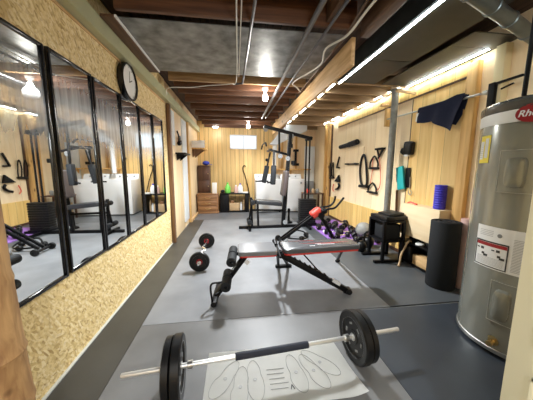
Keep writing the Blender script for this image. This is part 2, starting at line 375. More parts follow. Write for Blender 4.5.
# rubber flooring sheets laid over the concrete
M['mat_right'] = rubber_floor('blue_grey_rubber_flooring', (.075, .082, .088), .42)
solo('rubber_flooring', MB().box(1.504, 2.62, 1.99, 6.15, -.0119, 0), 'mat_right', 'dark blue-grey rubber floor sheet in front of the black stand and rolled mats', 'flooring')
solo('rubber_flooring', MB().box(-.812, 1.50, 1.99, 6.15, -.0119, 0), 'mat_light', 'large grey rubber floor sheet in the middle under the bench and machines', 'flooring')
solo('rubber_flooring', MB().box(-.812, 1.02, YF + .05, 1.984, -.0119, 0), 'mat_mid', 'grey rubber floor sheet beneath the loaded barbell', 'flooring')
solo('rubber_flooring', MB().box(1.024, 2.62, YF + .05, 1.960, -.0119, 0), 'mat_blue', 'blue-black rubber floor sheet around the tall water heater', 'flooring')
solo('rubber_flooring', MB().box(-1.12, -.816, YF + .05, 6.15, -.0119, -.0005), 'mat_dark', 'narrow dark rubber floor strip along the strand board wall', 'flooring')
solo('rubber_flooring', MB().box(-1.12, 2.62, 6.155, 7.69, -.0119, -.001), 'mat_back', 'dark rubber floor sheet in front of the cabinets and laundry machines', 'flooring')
struct('baseboard_right', MB().box(2.60, 2.625, 3.0, 6.3, 0, .05), 'darkbrown')
struct('trim_1', MB().box(2.618, 2.638, 3.4, 6.3, .05, .56), 'ply_y')                       # yellow lower panelling
struct('trim_2', MB().box(2.58, 2.638, 2.36, 2.485, 0, 2.5, .004), 'pine')                   # knotty stud
struct('trim_3', MB().box(2.625, 2.638, 2.49, 3.33, 0, 2.36), wood('golden_plywood', (.86, .60, .25), (.74, .47, .16), (8, 8, .7), 2.0, .5, grooves=(1, .21, .02)))
struct('trim_4', MB().box(2.628, 2.64, 3.335, 3.352, 0, 2.36), 'darkbrown')
struct('trim_5', MB().box(2.615, 2.638, 2.49, 5.9, 2.385, 2.545, .003), 'ply_y')
struct('trim_6', MB().box(2.61, 2.64, 2.49, 5.9, 2.37, 2.384), 'darkbrown')
struct('trim_7', MB().box(2.56, 2.638, 2.09, 2.18, 0, 2.54, .004), mat('pale_cream_lumber', (.82, .70, .42), .6))
struct('trim_8', MB().box(2.55, 2.638, 6.3, 6.42, 0, 2.54, .004), 'pine')
struct('trim_9', MB().box(2.57, 2.638, 6.62, 6.70, 0, 2.54, .004), 'pine')
struct('trim_10', MB().box(2.605, 2.64, 6.262, 6.296, 0, 2.5), 'darkbrown')
struct('trim_11', MB().box(XL + .0, XL + .012, .3, 4.26, 2.385, 2.405, .002), 'pine_y')
struct('trim_12', MB().box(XL, XL + .02, -2, 4.26, 0, .012, .002), mat('pale_edge_strip', (.6, .6, .55), .5))

# ------------------------------------------------------------------ ceiling timbers
left_y = [-1.2, -.6, 0, .55, 1.10, 1.62, 2.13, 3.63, 3.93, 4.21, 4.74, 5.28, 5.88, 6.34, 6.98, 7.5]
for i, y in enumerate(left_y):
    lo = -.9
    solo('ceiling_joist', MB().box(lo, 1.06, y - .02, y + .02, J, 2.768, .003), 'joist_pale' if i == 7 else 'joist',
         'exposed brown ceiling joist running across the room left of the beam' if i != 7 else 'greenish pale ceiling joist just behind the sheet metal panel', 'joist', 'ceiling joists left of the beam' if i != 7 else None)
M['joist_right'] = wood('mid_brown_joist', (.36, .23, .12), (.20, .12, .055), (.7, 12, 12), 2.2, .6)
right_y = [3.42, 3.87, 4.27, 4.84, 5.50, 6.15, 6.8, 7.45]
for i, y in enumerate(right_y):
    solo('ceiling_joist', MB().box(1.14, 2.60, y - .022, y + .022, J, 2.70, .003), 'joist_right',
         'pale ceiling joist crossed by the light strips right of the beam', 'joist', 'ceiling joists right of the beam')
solo('support_beam', MB().box(1.065, 1.105, 2.2, 6.9, 2.285, 2.53, .004), 'pine_y', 'pale pine beam board with knots hanging below the joists', 'beam')
solo('support_beam', MB().box(1.12, 1.20, -1.5, 2.15, 2.50, 2.76, .004), 'joist_y', 'dark brown old beam running overhead in front of the pale board', 'beam')
solo('ceiling_blocking', MB().box(.78, .82, 1.66, 2.10, 2.57, 2.765, .003), 'joist_y', 'brown blocking timber between two dark joists overhead', 'timber')
solo('sheet_metal', MB().box(-.93, -.035, 2.24, 3.32, 2.556, 2.562).box(-.025, 1.05, 2.24, 3.32, 2.556, 2.562).box(-.037, -.023, 2.24, 3.32, 2.552, 2.56), 'sheetmetal', 'wide blotchy grey sheet metal panel under the ceiling joists', 'panel')
t = thing('plywood_board', 'narrow brown plywood board beside the metal panel on the ceiling', 'board', (-1.0, 2.75, 2.53))
MB().box(-1.045, -.94, 2.2, 3.32, 2.53, 2.553, .002).make('board', 'joist_y', t)
MB().box(-.938, -.925, 2.2, 3.32, 2.535, 2.553).make('edge_strip', 'whitematte', t)
# green painted box beam along the left wall
gb = MB(); gb.prism([(XL, .2, 2.41), (-1.05, .2, 2.41), (-1.05, .2, 2.545), (XL, .2, 2.545)], (-.0, 7.4, 0), .004)
solo('boxed_beam', gb, 'greenpaint', 'pale green painted boxed beam along the top of the left wall', 'beam')
# overhead duct run with hardboard panels (right)
solo('duct_side_panel', MB().box(1.46, 1.475, .4, 3.38, 2.555, 2.75), 'ductdark', 'dark sheet metal duct side above the first light strip', 'duct')
for i, (a, b) in enumerate(((.5, 1.62), (1.63, 2.645), (2.655, 3.38))):
    solo('ceiling_panel', MB().box(1.50, 2.02, a, b, 2.556, 2.566), 'brownpanel', ('brown ceiling panel beside the first light strip, nearest of three', 'brown ceiling panel beside the first light strip, middle of three', 'brown ceiling panel beside the first light strip, farthest of three')[i], 'ceiling panel', 'brown ceiling panels')
for i, (a, b) in enumerate(((2.02, 2.262), (2.268, 3.38))):
    solo('ceiling_panel', MB().box(2.13, 2.635, a, b, 2.556, 2.566), 'brownpanel', ('short olive brown ceiling panel next to the silver round duct', 'long olive brown ceiling panel above the wall light strip')[i], 'ceiling panel', 'brown ceiling panels')
# LED strips
def led(x, segs, z, label):
    t = thing('led_light_strip', label, 'light strip', (x, segs[0][0], z))
    a, b = MB(), MB()
    for y0, y1 in segs:
        zz = z if y0 < 3.3 else z + .05; a.box(x - .011, x + .011, y0, y1, zz, zz + .006); b.box(x - .014, x + .014, y0, y1, zz + .0065, zz + .012)
    a.make('diffuser', 'led', t); b.make('channel', 'white', t)
def gaps(start, ys, end):
    out = []; y = start
    for q in ys:
        if q - .03 > y: out.append((y, q - .03))
        y = q + .03
    out.append((y, end)); return out
led(1.487, gaps(.55, right_y[:6], 6.7), 2.540, 'long white light strip running beside the pine beam')
led(2.55, gaps(2.25, right_y[:6], 6.7), 2.542, 'white light strip where the right wall meets the ceiling')
# wooden scraps under the wall strip
solo('wood_scrap', MB().obox((2.46, 3.28, 2.44), (.34, .04, .035), (0, .03, .12), .003), 'pine_x' if 'pine_x' in M else 'pine', 'pale stick of wood poking out from the wall below the light strip', 'wood')
solo('wood_scrap', MB().obox((2.56, 3.92, 2.42), (.14, .05, .04), (0, .05, -.1), .003), 'pine_y', 'short pale wood block under the light strip near the grey pole', 'wood')
# wires and pipes
def pipe(name, pts, r, m, label, cat, **k): return solo(name, MB().tube(pts, r, **k), m, label, cat)
pipe('ceiling_wire', [(.02, .5, 2.52), (.025, 1.8, 2.52), (.035, 3.38, 2.52), (-.05, 3.5, 2.50), (-.35, 3.58, 2.49), (-.6, 3.60, 2.46), (-.9, 3.60, 2.44), (-.95, 3.7, 2.38)], .006, 'cable', 'thin pale wire along the ceiling turning left past the metal panel', 'wire')
pipe('ceiling_wire', [(.06, .5, 2.53), (.065, 3.3, 2.53)], .005, 'cable', 'second thin pale wire close beside the one that turns left', 'wire')
pipe('conduit_pipe', [(.185, .5, 2.515), (.12, 3.5, 2.515), (.0, 3.56, 2.515)], .013, 'conduit', 'thin dark conduit crossing the middle of the metal panel', 'pipe', smooth=False)
pipe('conduit_pipe', [(.61, .4, 2.49), (.645, 5.7, 2.49)], .022, 'conduit', 'thick dark ceiling pipe left of the pine beam', 'pipe', smooth=False)
pipe('conduit_pipe', [(.80, .9, 2.50), (.73, 5.7, 2.50)], .013, 'conduit', 'slim dark ceiling pipe between thick pipe and white cable', 'pipe', smooth=False)
pipe('electric_cable', [(1.01, 1.0, 2.5), (.975, 1.69, 2.5), (.98, 2.1, 2.49), (.90, 2.4, 2.51), (.96, 2.68, 2.49), (.90, 3.0, 2.50), (.84, 3.15, 2.50), (.80, 3.36, 2.5), (.88, 3.42, 2.47), (.95, 3.5, 2.44)], .010, 'cable', 'wavy white electric cable beside the pine beam', 'cable')
pipe('copper_pipe', [(.93, 1.6, 2.53), (1.0, 2.2, 2.52), (1.02, 3.8, 2.52)], .011, 'joist_y', 'brown pipe following the top of the pine beam', 'pipe', smooth=False)
t = thing('round_duct', 'silver round duct under the ceiling above the water heater', 'duct', (2.0, 1.7, 2.45))
d = MB(); p0, p1 = V((1.25, 1.42, 2.50)), V((2.56, 1.86, 2.45)); dd = (p1 - p0)
d.lathe(p0, dd, [(0, 0), (.05, 0), (.05, dd.length), (0, dd.length)], 28); d.make('duct_body', 'silverduct', t)
for fr in (.2, .42, .62, .85): MB().lathe(p0 + dd * fr, dd, [(.049, 0), (.057, .006), (.057, .02), (.049, .026)], 28).make('seam_ring', 'silverduct', t)

# light bulbs
t0 = None
for k, (x, y, z) in enumerate(BULBS[:2]):
    lab = ('bare glowing bulb on the joists behind the metal panel', 'bare glowing bulb far back in front of the window')[k]
    t = thing('ceiling_bulb', lab, 'lamp', (x, y, z), 'bare ceiling bulbs')
    MB().lathe((x, y, z + .13), (0, 0, -1), [(0, 0), (.05, 0), (.045, .03), (.022, .06), (.02, .09)], 20).make('socket', 'white', t)
    MB().lathe((x, y, z + .05), (0, 0, -1), [(.016, 0), (.03, .03), (.04, .06), (.034, .095), (.018, .112), (0, .117)], 20).make('glass_bulb', 'lamp', t)
for k in (2,):  # added fill lamp, unseen, brightens the near end
    x, y, z = BULBS[k]
    t = thing('added_fill_pendant', 'added black shaded fill lamp, out of view over the near end of the room', 'lamp', (x, y, z))
    MB().lathe((x, y, z + .13), (0, 0, -1), [(.052, 0), (.06, .0), (.17, .20), (.165, .20), (.055, .01)], 32).make('lamp_shade', 'black', t)
    MB().rod((x, y, z + .13), (x, y, 2.76), .005).make('cord', 'black', t)
    MB().lathe((x, y, z + .13), (0, 0, -1), [(0, 0), (.05, 0), (.045, .03), (.022, .06), (.02, .09)], 20).make('socket', 'white', t)
    MB().lathe((x, y, z + .05), (0, 0, -1), [(.016, 0), (.03, .03), (.04, .06), (.034, .095), (.018, .112), (0, .117)], 20).make('glass_bulb', 'lamp', t)
t = thing('ceiling_light', 'small round flush light on the far ceiling joists', 'lamp', (-.55, 7.24, 2.50))
MB().lathe((-.55, 7.24, 2.545), (0, 0, -1), [(0, 0), (.09, 0), (.09, .02), (.08, .022)], 24).make('base', 'white', t)
MB().lathe((-.55, 7.24, 2.523), (0, 0, -1), [(.078, 0), (.07, .02), (.04, .032), (0, .036)], 24).make('diffuser', mat('glowing_diffuser', (1, 1, 1), .4, emit=(1, .97, .9), es=8), t)

# ------------------------------------------------------------------ left wall: mirrors, clock, post
mb_y = [.745, 1.215, 1.692, 2.150, 2.608, 3.064, 3.54]
mtags = ['first tall black framed mirror beside the brown round post', 'second tall black framed mirror from the brown round post', 'third tall mirror from the brown round post', 'fourth tall mirror, just below and before the wall clock', 'fifth tall mirror, below the wall clock', 'sixth tall mirror, just past the wall clock', 'last tall mirror, next to the dark corner post']
mroot = None
for i, y in enumerate(mb_y):
    if mroot is None:
        t = thing('wall_mirror', mtags[i], 'mirror', (XL, y, .63), 'tall black framed mirrors'); mroot = t
        f = MB(); w, h, fw = .445, 1.44, .019
        f.box(XL + .001, XL + .024, y, y + fw, .63, .63 + h, .003); f.box(XL + .001, XL + .024, y + w - fw, y + w, .63, .63 + h, .003)
        f.box(XL + .001, XL + .024, y + fw, y + w - fw, .63, .63 + fw, .003); f.box(XL + .001, XL + .024, y + fw, y + w - fw, .63 + h - fw, .63 + h, .003)
        f.make('mirror_frame', 'blackgloss', t)
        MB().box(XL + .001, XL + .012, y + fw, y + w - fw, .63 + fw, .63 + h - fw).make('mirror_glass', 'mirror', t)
    else:
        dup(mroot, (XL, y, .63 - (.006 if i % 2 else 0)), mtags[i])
cy, cz, cr = 2.80, 2.235, .185
t = thing('wall_clock', 'round black rimmed wall clock with white face above the mirrors', 'clock', (XL, cy, cz))
MB().lathe((XL + .001, cy, cz), (1, 0, 0), [(0, 0), (cr, 0), (cr + .004, .03), (cr, .055), (cr - .018, .056), (cr - .02, .04)], 48).make('case', 'blackgloss', t)
MB().lathe((XL + .036, cy, cz), (1, 0, 0), [(0, 0), (cr - .017, 0), (cr - .017, .004), (0, .004)], 48).make('dial', 'whitematte', t)
tk = MB()
for k in range(60):
    a = 2 * PI * k / 60; r0 = cr - (.043 if k % 5 == 0 else .032); w = .006 if k % 5 == 0 else .002
    tk.bar((XL + .0415, cy + math.sin(a) * r0, cz + math.cos(a) * r0), (XL + .0415, cy + math.sin(a) * (cr - .026), cz + math.cos(a) * (cr - .026)), .001, w, 0, up=(0, math.cos(a), -math.sin(a)))
tk.make('minute_marks', 'blackink', t)
MB().bar((XL + .043, cy, cz), (XL + .043, cy + .07, cz + .035), .002, .009, 0, up=(0, 0, 1)).make('hour_hand', 'blackink', t)
MB().bar((XL + .045, cy, cz), (XL + .045, cy + .02, cz + .115), .002, .006, 0, up=(0, 1, 0)).make('minute_hand', 'blackink', t)
pm = MB(); px_, py_ = -.775, .78
pm.lathe((px_, py_, 0), (0, 0, 1), [(0, 0), (.088, 0), (.087, .4), (.084, .55), (.089, .57), (.085, .59), (.080, .74), (.086, .755), (.080, .775), (.075, .98), (.077, 1.0), (.073, 1.02), (.068, 1.6), (.065, 2.54), (0, 2.54)], 32)
solo('round_wooden_post', pm, 'post', 'rough brown round wooden post standing in front of the first mirror', 'post')
solo('corner_post', MB().box(XL, XL + .06, 4.28, 4.37, 0, 2.40, .004), 'darkpost', 'dark brown square post at the end of the mirror wall', 'post')
solo('plywood_sheet', MB().box(XL - .008, XL + .01, 4.40, 5.34, 0, 2.40, .002), 'ply', 'pale plywood sheet behind the dark corner post', 'board')
solo('insulation_board', MB().box(XL - .008, XL + .02, 5.40, 5.85, .12, 2.38, .004), 'insul', 'white foam insulation board standing beyond the plywood sheet', 'board')
solo('insulation_board', MB().box(XL + .0105, XL + .03, 4.55, 4.72, 1.75, 2.36, .004), 'insul', 'small white foam strip high on the plywood sheet', 'board')
solo('wall_stud', MB().box(XL - .008, XL + .05, 5.9, 6.0, 0, 2.40, .004), 'pine', 'pale pine stud right after the white insulation board', 'stud')
solo('loose_lumber', MB().obox((XL + .06, 6.35, .05), (.04, .9, .09), (0, .2, 0), .004), 'pine_y', 'pale length of lumber lying along the left wall near the dresser', 'wood')
t = thing('wall_bracket_shelf', 'thin black shelf sticking out of the left wall behind the mirrors', 'shelf', (XL, 5.0, 1.6))
MB().box(XL + .012, XL + .20, 4.75, 5.25, 1.60, 1.63, .004).make('board', 'black', t)
for y in (4.85, 5.15): MB().prism([(XL + .012, y, 1.6), (XL + .16, y, 1.6), (XL + .012, y, 1.48)], (0, .012, 0)).make('bracket', 'black', t)
t = thing('hanging_tool', 'black clamp tool hanging over the thin black shelf', 'tool', (XL + .01, 4.95, 1.85))
MB().tube([(XL + .03, 4.9, 2.05), (XL + .05, 4.95, 1.92), (XL + .04, 4.9, 1.8)], .014).make('handle', 'black', t)
MB().obox((XL + .05, 5.0, 1.83), (.06, .16, .07), (.3, 0, 0), .01).make('jaw', 'black', t)
MB().lathe((XL + .03, 5.05, 1.93), (1, 0, 0), [(.02, 0), (.045, 0), (.045, .03), (.02, .03)], 20).make('wheel', 'greyplastic', t)
# high shelf in the back left corner
t = thing('corner_shelf', 'white bracket shelf high in the back left corner', 'shelf', (-.98, 6.9, 1.84))
MB().box(XL, -.80, 6.6, 7.2, 1.84, 1.87, .004).make('board', 'pine', t)
MB().box(XL, -.80, 6.6, 6.62, 1.87, 2.05, .004).make('end_rail', 'white', t)
for y in (6.7, 7.1): MB().prism([(XL, y, 1.84), (-.85, y, 1.84), (XL, y, 1.62)], (0, .02, 0)).make('bracket', 'darkpost', t)
solo('storage_bin', MB().lathe((-.90, 6.75, 1.871), (0, 0, 1), [(0, 0), (.07, 0), (.085, .2), (.078, .2), (.065, .01), (0, .01)], 20), 'white', 'round white bin on the high corner shelf', 'bin')
t = thing('coiled_hose', 'white coiled hose on the high corner shelf', 'hose', (-.93, 7.05, 1.871))
MB().tube([(-.93 + .09 * math.cos(a * .7), 7.05 + .06 * math.sin(a * .7), 1.885 + a * .008) for a in range(28)], .012).make('hose', 'ball', t)

# ------------------------------------------------------------------ water heater
hc = (2.18, 1.43); hr = .36
t = thing('water_heater', 'tall grey cylindrical water heater with red oval badge', 'water heater', (hc[0], hc[1], 0))
MB().lathe((*hc, .03), (0, 0, 1), [(0, 0), (hr - .012, 0), (hr, .012), (hr, 1.70), (hr - .002, 1.71)], 72).make('tank', 'heater', t)
MB().lathe((*hc, .025), (0, 0, 1), [(hr - .01, 0), (hr + .006, .004), (hr + .006, .03), (hr, .034)], 72).make('base_rim', 'steel', t)
MB().lathe((*hc, 1.735), (0, 0, 1), [(hr, 0), (hr + .006, .01), (hr + .006, .055), (hr - .01, .075), (hr - .06, .09), (hr - .1, .092), (0, .10)], 72).make('top_cap', 'heaterdark', t)
MB().curved(hc, hr, 95, 300, 1.655, 1.735, .003, 40).make('brand_band', 'heaterlight', t)
for a in (60, 180, 300):
    x, y = hc[0] + .27 * math.cos(math.radians(a)), hc[1] + .27 * math.sin(math.radians(a))
    MB().rod((x, y, 0), (x, y, .032), .03).make('foot', 'heaterdark', t)
def oval_on_tank(a_c, z_c, ha, hz, rr, t_, n=28):
    """thin oval plate following the tank surface"""
    mb = MB(); b = bmesh.new(); rings = []
    for r0 in (rr, rr + t_):
        c = b.verts.new((hc[0] + r0 * math.cos(math.radians(a_c)), hc[1] + r0 * math.sin(math.radians(a_c)), z_c)); ring = []
        for k in range(n):
            q = 2 * PI * k / n; a = math.radians(a_c + ha * math.cos(q)); ring.append(b.verts.new((hc[0] + r0 * math.cos(a), hc[1] + r0 * math.sin(a), z_c + hz * math.sin(q))))
        rings.append((c, ring))
    for c, ring in rings:
        for k in range(n): b.faces.new((c, ring[k], ring[(k + 1) % n]))
    for k in range(n): b.faces.new((rings[0][1][k], rings[0][1][(k + 1) % n], rings[1][1][(k + 1) % n], rings[1][1][k]))
    bmesh.ops.recalc_face_normals(b, faces=b.faces[:]); return mb._merge(b)
def wrap_text(txt, size, a_c, z_c, rr, parent, name, m, shear=0, bold=0):
    cu = bpy.data.curves.new('txt', 'FONT'); cu.body = txt; cu.size = size; cu.align_x = 'CENTER'; cu.align_y = 'CENTER'; cu.extrude = .0008; cu.shear = shear; cu.offset = bold
    ob = bpy.data.objects.new('txt', cu); COL.objects.link(ob)
    me = bpy.data.meshes.new_from_object(ob); bpy.data.objects.remove(ob); bpy.data.curves.remove(cu)
    b = bmesh.new(); b.from_mesh(me); bpy.data.meshes.remove(me)
    for v in b.verts:
        a = math.radians(a_c) + v.co.x / rr; r = rr + v.co.z
        v.co = V((hc[0] + r * math.cos(a), hc[1] + r * math.sin(a), z_c + v.co.y))
    mb = MB(); mb._merge(b); return mb.make(name, m, parent, smooth=False)
badge = oval_on_tank(203, 1.70, 14.5, .058, hr + .004, .002).make('badge', 'redlogo', t)
wrap_text('Rheem', .056, 203, 1.698, hr + .008, badge, 'badge_lettering', 'white', .25, .001)
# yellow energy guide label
yl = MB().curved(hc, hr + .001, 150.5, 166.5, 1.392, 1.59, .002, 8).make('energy_label', 'yellow', t)
MB().curved(hc, hr + .0035, 151.5, 157.5, 1.42, 1.55, .001, 4).make('label_text_panel', 'whitematte', yl)
MB().curved(hc, hr + .0035, 159.5, 164.5, 1.43, 1.57, .001, 4).make('label_text_panel', 'sheet', yl)
lines = MB()
for k in range(8): lines.curved(hc, hr + .005, 152, 157, 1.435 + k * .014, 1.438 + k * .014, .0006, 3)
lines.make('label_print', 'ink', yl)
def hatch(a0, a1, z0, z1, ha0, ha1, hz0, hz1):
    p = MB().curved(hc, hr + .001, a0, a1, z0, z1, .012, 10).make('access_cover', 'heater', t)
    for e in ((a0, a1, z1 - .004, z1), (a0, a1, z0, z0 + .004), (a0, a0 + .7, z0, z1), (a1 - .7, a1, z0, z1)): MB().curved(hc, hr + .0125, *e, .002, 10).make('cover_edge', 'coveredge', p)
    b = bmesh.new(); n = 40
    # raised pill shaped bulge
    ca, cz_ = (ha0 + ha1) / 2, (hz0 + hz1) / 2; wa, wz = (ha1 - ha0) / 2, (hz1 - hz0) / 2
    prev = None
    for s_, rr in ((1, .012), (.95, .034), (.88, .046), (.72, .050), (0, .051)):
        ring = []
        if s_ == 0: ring = [b.verts.new((hc[0] + (hr + rr) * math.cos(math.radians(ca)), hc[1] + (hr + rr) * math.sin(math.radians(ca)), cz_))]
        else:
            for k in range(n):
                q = 2 * PI * k / n; cx_, sz_ = math.cos(q), math.sin(q)
                ex = 5; den = (abs(cx_) ** ex + abs(sz_) ** ex) ** (1 / ex)
                a = math.radians(ca + wa * s_ * cx_ / den); z = cz_ + wz * (1 - (1 - s_) * .5) * sz_ / den
                ring.append(b.verts.new((hc[0] + (hr + rr) * math.cos(a), hc[1] + (hr + rr) * math.sin(a), z)))
        if prev:
            for k in range(n):
                if len(ring) == 1: b.faces.new((prev[k], prev[(k + 1) % n], ring[0]))
                else: b.faces.new((prev[k], prev[(k + 1) % n], ring[(k + 1) % n], ring[k]))
        prev = ring
    bmesh.ops.recalc_face_normals(b, faces=b.faces[:])
    mb = MB(); mb._merge(b); mb.make('cover_bulge', 'heater', p)
    for z in (z0 + .012, z1 - .012):
        a = math.radians((a0 + a1) / 2); o = V((hc[0] + (hr + .005) * math.cos(a), hc[1] + (hr + .005) * math.sin(a), z))
        MB().lathe(o, (math.cos(a), math.sin(a), 0), [(.006, 0), (.006, .005), (0, .006)], 12).make('screw', 'steel', p)
hatch(181, 214, 1.19, 1.475, 188.5, 204, 1.225, 1.425)
hatch(188.5, 216, .265, .565, 193, 207, .295, .515)
# big information label
lb = MB().curved(hc, hr + .001, 165, 228, .635, .94, .002, 24).make('information_label', 'whitematte', t)
wn = MB()
for a0, a1, z0, z1 in ((165.6, 199, .822, .832), (165.6, 199, .643, .650), (165.6, 166.8, .643, .83), (197.8, 199, .643, .83)): wn.curved(hc, hr + .0035, a0, a1, z0, z1, .0008, 14)
wn.make('warning_border', 'blackink', lb)
MB().curved(hc, hr + .0035, 167, 197.6, .795, .82, .0008, 14).make('warning_heading', 'redlogo', lb)
pic = MB()
for a0, z0 in ((168, .772), (184, .772)):
    pic.curved(hc, hr + .0035, a0, a0 + 3, z0 - .004, z0 + .004, .0008, 3); pic.curved(hc, hr + .0035, a0 + 4.5, a0 + 8, z0 - .008, z0 + .010, .0008, 3)
    pic.curved(hc, hr + .0035, a0 + 6, a0 + 9, z0 - .045, z0 - .028, .0008, 3); pic.curved(hc, hr + .0035, a0 + 8, a0 + 12.5, z0 - .056, z0 - .040, .0008, 3)
pic.make('warning_pictures', 'blackink', lb)
tx = MB()
for k in range(7): tx.curved(hc, hr + .0035, 169, 196, .66 + k * .0085, .6625 + k * .0085, .0006, 12)
for k in range(22): tx.curved(hc, hr + .0035, 202, 226, .655 + k * .0105, .6585 + k * .0105, .0006, 12)
for k in range(4): tx.curved(hc, hr + .0035, 169, 184, .87 + k * .012, .873 + k * .012, .0006, 8)
tx.make('printed_lines', 'paleink', lb)
oval_on_tank(190, .885, 2.2, .014, hr + .0035, .0008).make('round_mark', 'ink', lb)
# drain valve
a = math.radians(197); o = V((hc[0] + hr * math.cos(a), hc[1] + hr * math.sin(a), .115)); dr = V((math.cos(a), math.sin(a), 0))
v_ = MB(); v_.lathe(o, dr, [(.03, 0), (.03, .006), (.014, .008), (.014, .045), (.02, .047), (.02, .065), (.012, .066), (0, .066)], 20); vv = v_.make('drain_valve', 'brass', t)
MB().rod(o + dr * .03, o + dr * .03 + V((0, 0, .035)), .006).rod(o + dr * .03 + V((0, 0, .035)), o + dr * .03 + V((0, 0, .042)), .02).make('valve_knob', 'brass', vv)
# pipes on top
MB().tube([(2.06, 1.52, 1.82), (2.06, 1.52, 2.2), (2.06, 1.52, 2.54)], .014, smooth=False).make('hot_water_pipe', 'black', t)
MB().tube([(2.30, 1.30, 1.82), (2.30, 1.30, 2.54)], .014, smooth=False).make('cold_water_pipe', 'black', t)

# black iron wall bracket above the heater
t = thing('iron_wall_bracket', 'black iron bracket on the wall behind the water heater top', 'bracket', (2.6, 2.12, 2.0))
MB().box(2.52, 2.56, 2.12, 2.18, 1.90, 2.19, .004).make('plate', 'black', t)
MB().box(2.525, 2.55, 1.90, 2.12, 2.165, 2.185, .003).make('arm', 'black', t)
MB().tube([(2.54, 2.07, 2.11), (2.54, 1.97, 2.13)], .009).make('peg', 'black', t)

# cream door at the right edge
t = thing('cream_panel_door', 'cream painted panel door standing open at the right edge', 'door', (1.055, .3, 0))
MB().box(1.04, 1.078, -.12, .70, .005, 2.03, .003).make('door_leaf', 'cream', t)
for z0, z1 in ((.12, .62), (.74, 1.9)):
    fr = MB()
    y0, y1 = .02, .615
    for a, b, c, d_ in ((y0, y1, z0, z0 + .018), (y0, y1, z1 - .018, z1), (y0, y0 + .018, z0, z1), (y1 - .018, y1, z0, z1)): fr.box(1.031, 1.041, a, b, c, d_, .003)
    fr.make('panel_moulding', 'cream', t)

# ------------------------------------------------------------------ barbell
ba, bb = V((-.655, 1.285, .177)), V((1.175, 1.452, .177)); bd = (bb - ba).normalized()
def bp(s): return ba + bd * s
t = thing('barbell', 'loaded steel barbell with black plates and dark centre grip', 'barbell', (.25, 1.345, 0))
MB().lathe(ba, bd, [(0, 0), (.0125, 0), (.0145, .002), (.0145, 1.835), (.0135, 1.837), (0, 1.837)], 24).make('bar', 'barsteel', t)
MB().lathe(bp(.645), bd, [(.0135, 0), (.021, 0), (.022, .003), (.022, .482), (.021, .485), (.0135, .485)], 24).make('centre_grip', 'navyfoam', t)
for s_ in (.36, 1.40): MB().lathe(bp(s_), bd, [(.013, 0), (.024, 0), (.024, .03), (.013, .03)], 24).make('collar', 'steel', t)
def plate(s0, s1, R, side, label):
    """weight plate between s0,s1 along the bar; outer faces dished"""
    w = s1 - s0
    prof = [(.016, .2 * w), (.045, .2 * w), (.05, .30 * w), (R * .68, .32 * w), (R * .74, .08 * w), (R * .94, 0), (R, .12 * w), (R, .88 * w), (R * .94, w), (R * .74, .92 * w), (R * .68, .68 * w), (.05, .70 * w), (.045, .8 * w), (.016, .8 * w)]
    root = thing('weight_plate', label, 'weight plate', bp((s0 + s1) / 2), 'black plates on the barbell')
    MB().lathe(bp(s0), bd, prof, 64).make('disc', 'rubber', root)
    hub = MB().lathe(bp(s0), bd, [(.015, .12 * w), (.026, .12 * w), (.026, .88 * w), (.015, .88 * w)], 24).make('hub_ring', 'steel', root)
    mk = MB(); x = bd.orthogonal().normalized(); y = bd.cross(x)
    for k in range(6):
        a = k * PI / 3 + .3
        for hh in (.285 * w, .7 * w): mk.bar(bp(s0) + bd * hh + (x * math.cos(a - .16) + y * math.sin(a - .16)) * R * .5, bp(s0) + bd * (hh + .0) + (x * math.cos(a + .16) + y * math.sin(a + .16)) * R * .5, .014, .004, 0, up=bd)
    mk.make('raised_marks', 'greyplastic', root)
    for q in (.075 * w, .905 * w): MB().lathe(bp(s0) + bd * q, bd, [(R * .735, 0), (R * .735, .02 * w), (R * .765, .02 * w), (R * .765, 0)], 48).make('rim_line', 'greyplastic', root)
plate(.235, .278, .170, 0, 'outer black plate on the left end of the barbell')
plate(.280, .335, .177, 0, 'inner black plate on the left side of the barbell')
plate(1.455, 1.510, .177, 1, 'inner black plate on the right side of the barbell')
plate(1.512, 1.555, .170, 1, 'outer black plate on the right end of the barbell')

# printed deadlift sheet
t = thing('printed_floor_mat', 'white floor mat printed with shoe outlines under the barbell', 'mat', (.27, 1.35, 0))
b = bmesh.new(); nx, ny = 40, 24; g = {}
for i in range(nx + 1):
    for j in range(ny + 1):
        u, v = i / nx, j / ny
        xa = -.205 + (.745 + .205) * u; xb = -.205 + (.775 + .205) * u
        y = 1.60 + (.93 - 1.60) * v; x = xa + (xb - xa) * v
        if True:
            y = 1.60 - .45 * v + (-.005) * u
        z = .003 + .028 * max(0, (u - .88) / .12) ** 2 * max(0, (v - .55) / .45)  + .006 * max(0, (v - .9) / .1) + .0015 * (1 + math.sin(u * 19 + v * 3)) * .3
        g[i, j] = b.verts.new((x, y, z))
for i in range(nx):
    for j in range(ny): b.faces.new((g[i, j], g[i + 1, j], g[i + 1, j + 1], g[i, j + 1]))
r = bmesh.ops.solidify(b, geom=b.faces[:], thickness=.002)
mb = MB(); mb._merge(b); mb.make('vinyl_sheet', 'sheet', t)
def sole(cx_, cy_, ang, L, w, parent):
    pts = []
    for k in range(28):
        q = 2 * PI * k / 28; l = math.cos(q) * L / 2; s_ = math.sin(q) * w / 2
        s_ *= (1.12 if l < 0 else .92) * (1 - .16 * math.exp(-((l / L) / .16) ** 2))
        pts.append((cx_ + l * math.cos(ang) - s_ * math.sin(ang), cy_ + l * math.sin(ang) + s_ * math.cos(ang), .0066))
    MB().tube(pts, .0016, 6, closed=True, res=2).make('shoe_outline', 'paleink', parent)
    MB().lathe((cx_ , cy_ , .0052), (0, 0, 1), [(0, 0), (.012, 0), (.012, .001), (0, .001)], 16).make('size_mark', 'paleink', parent)
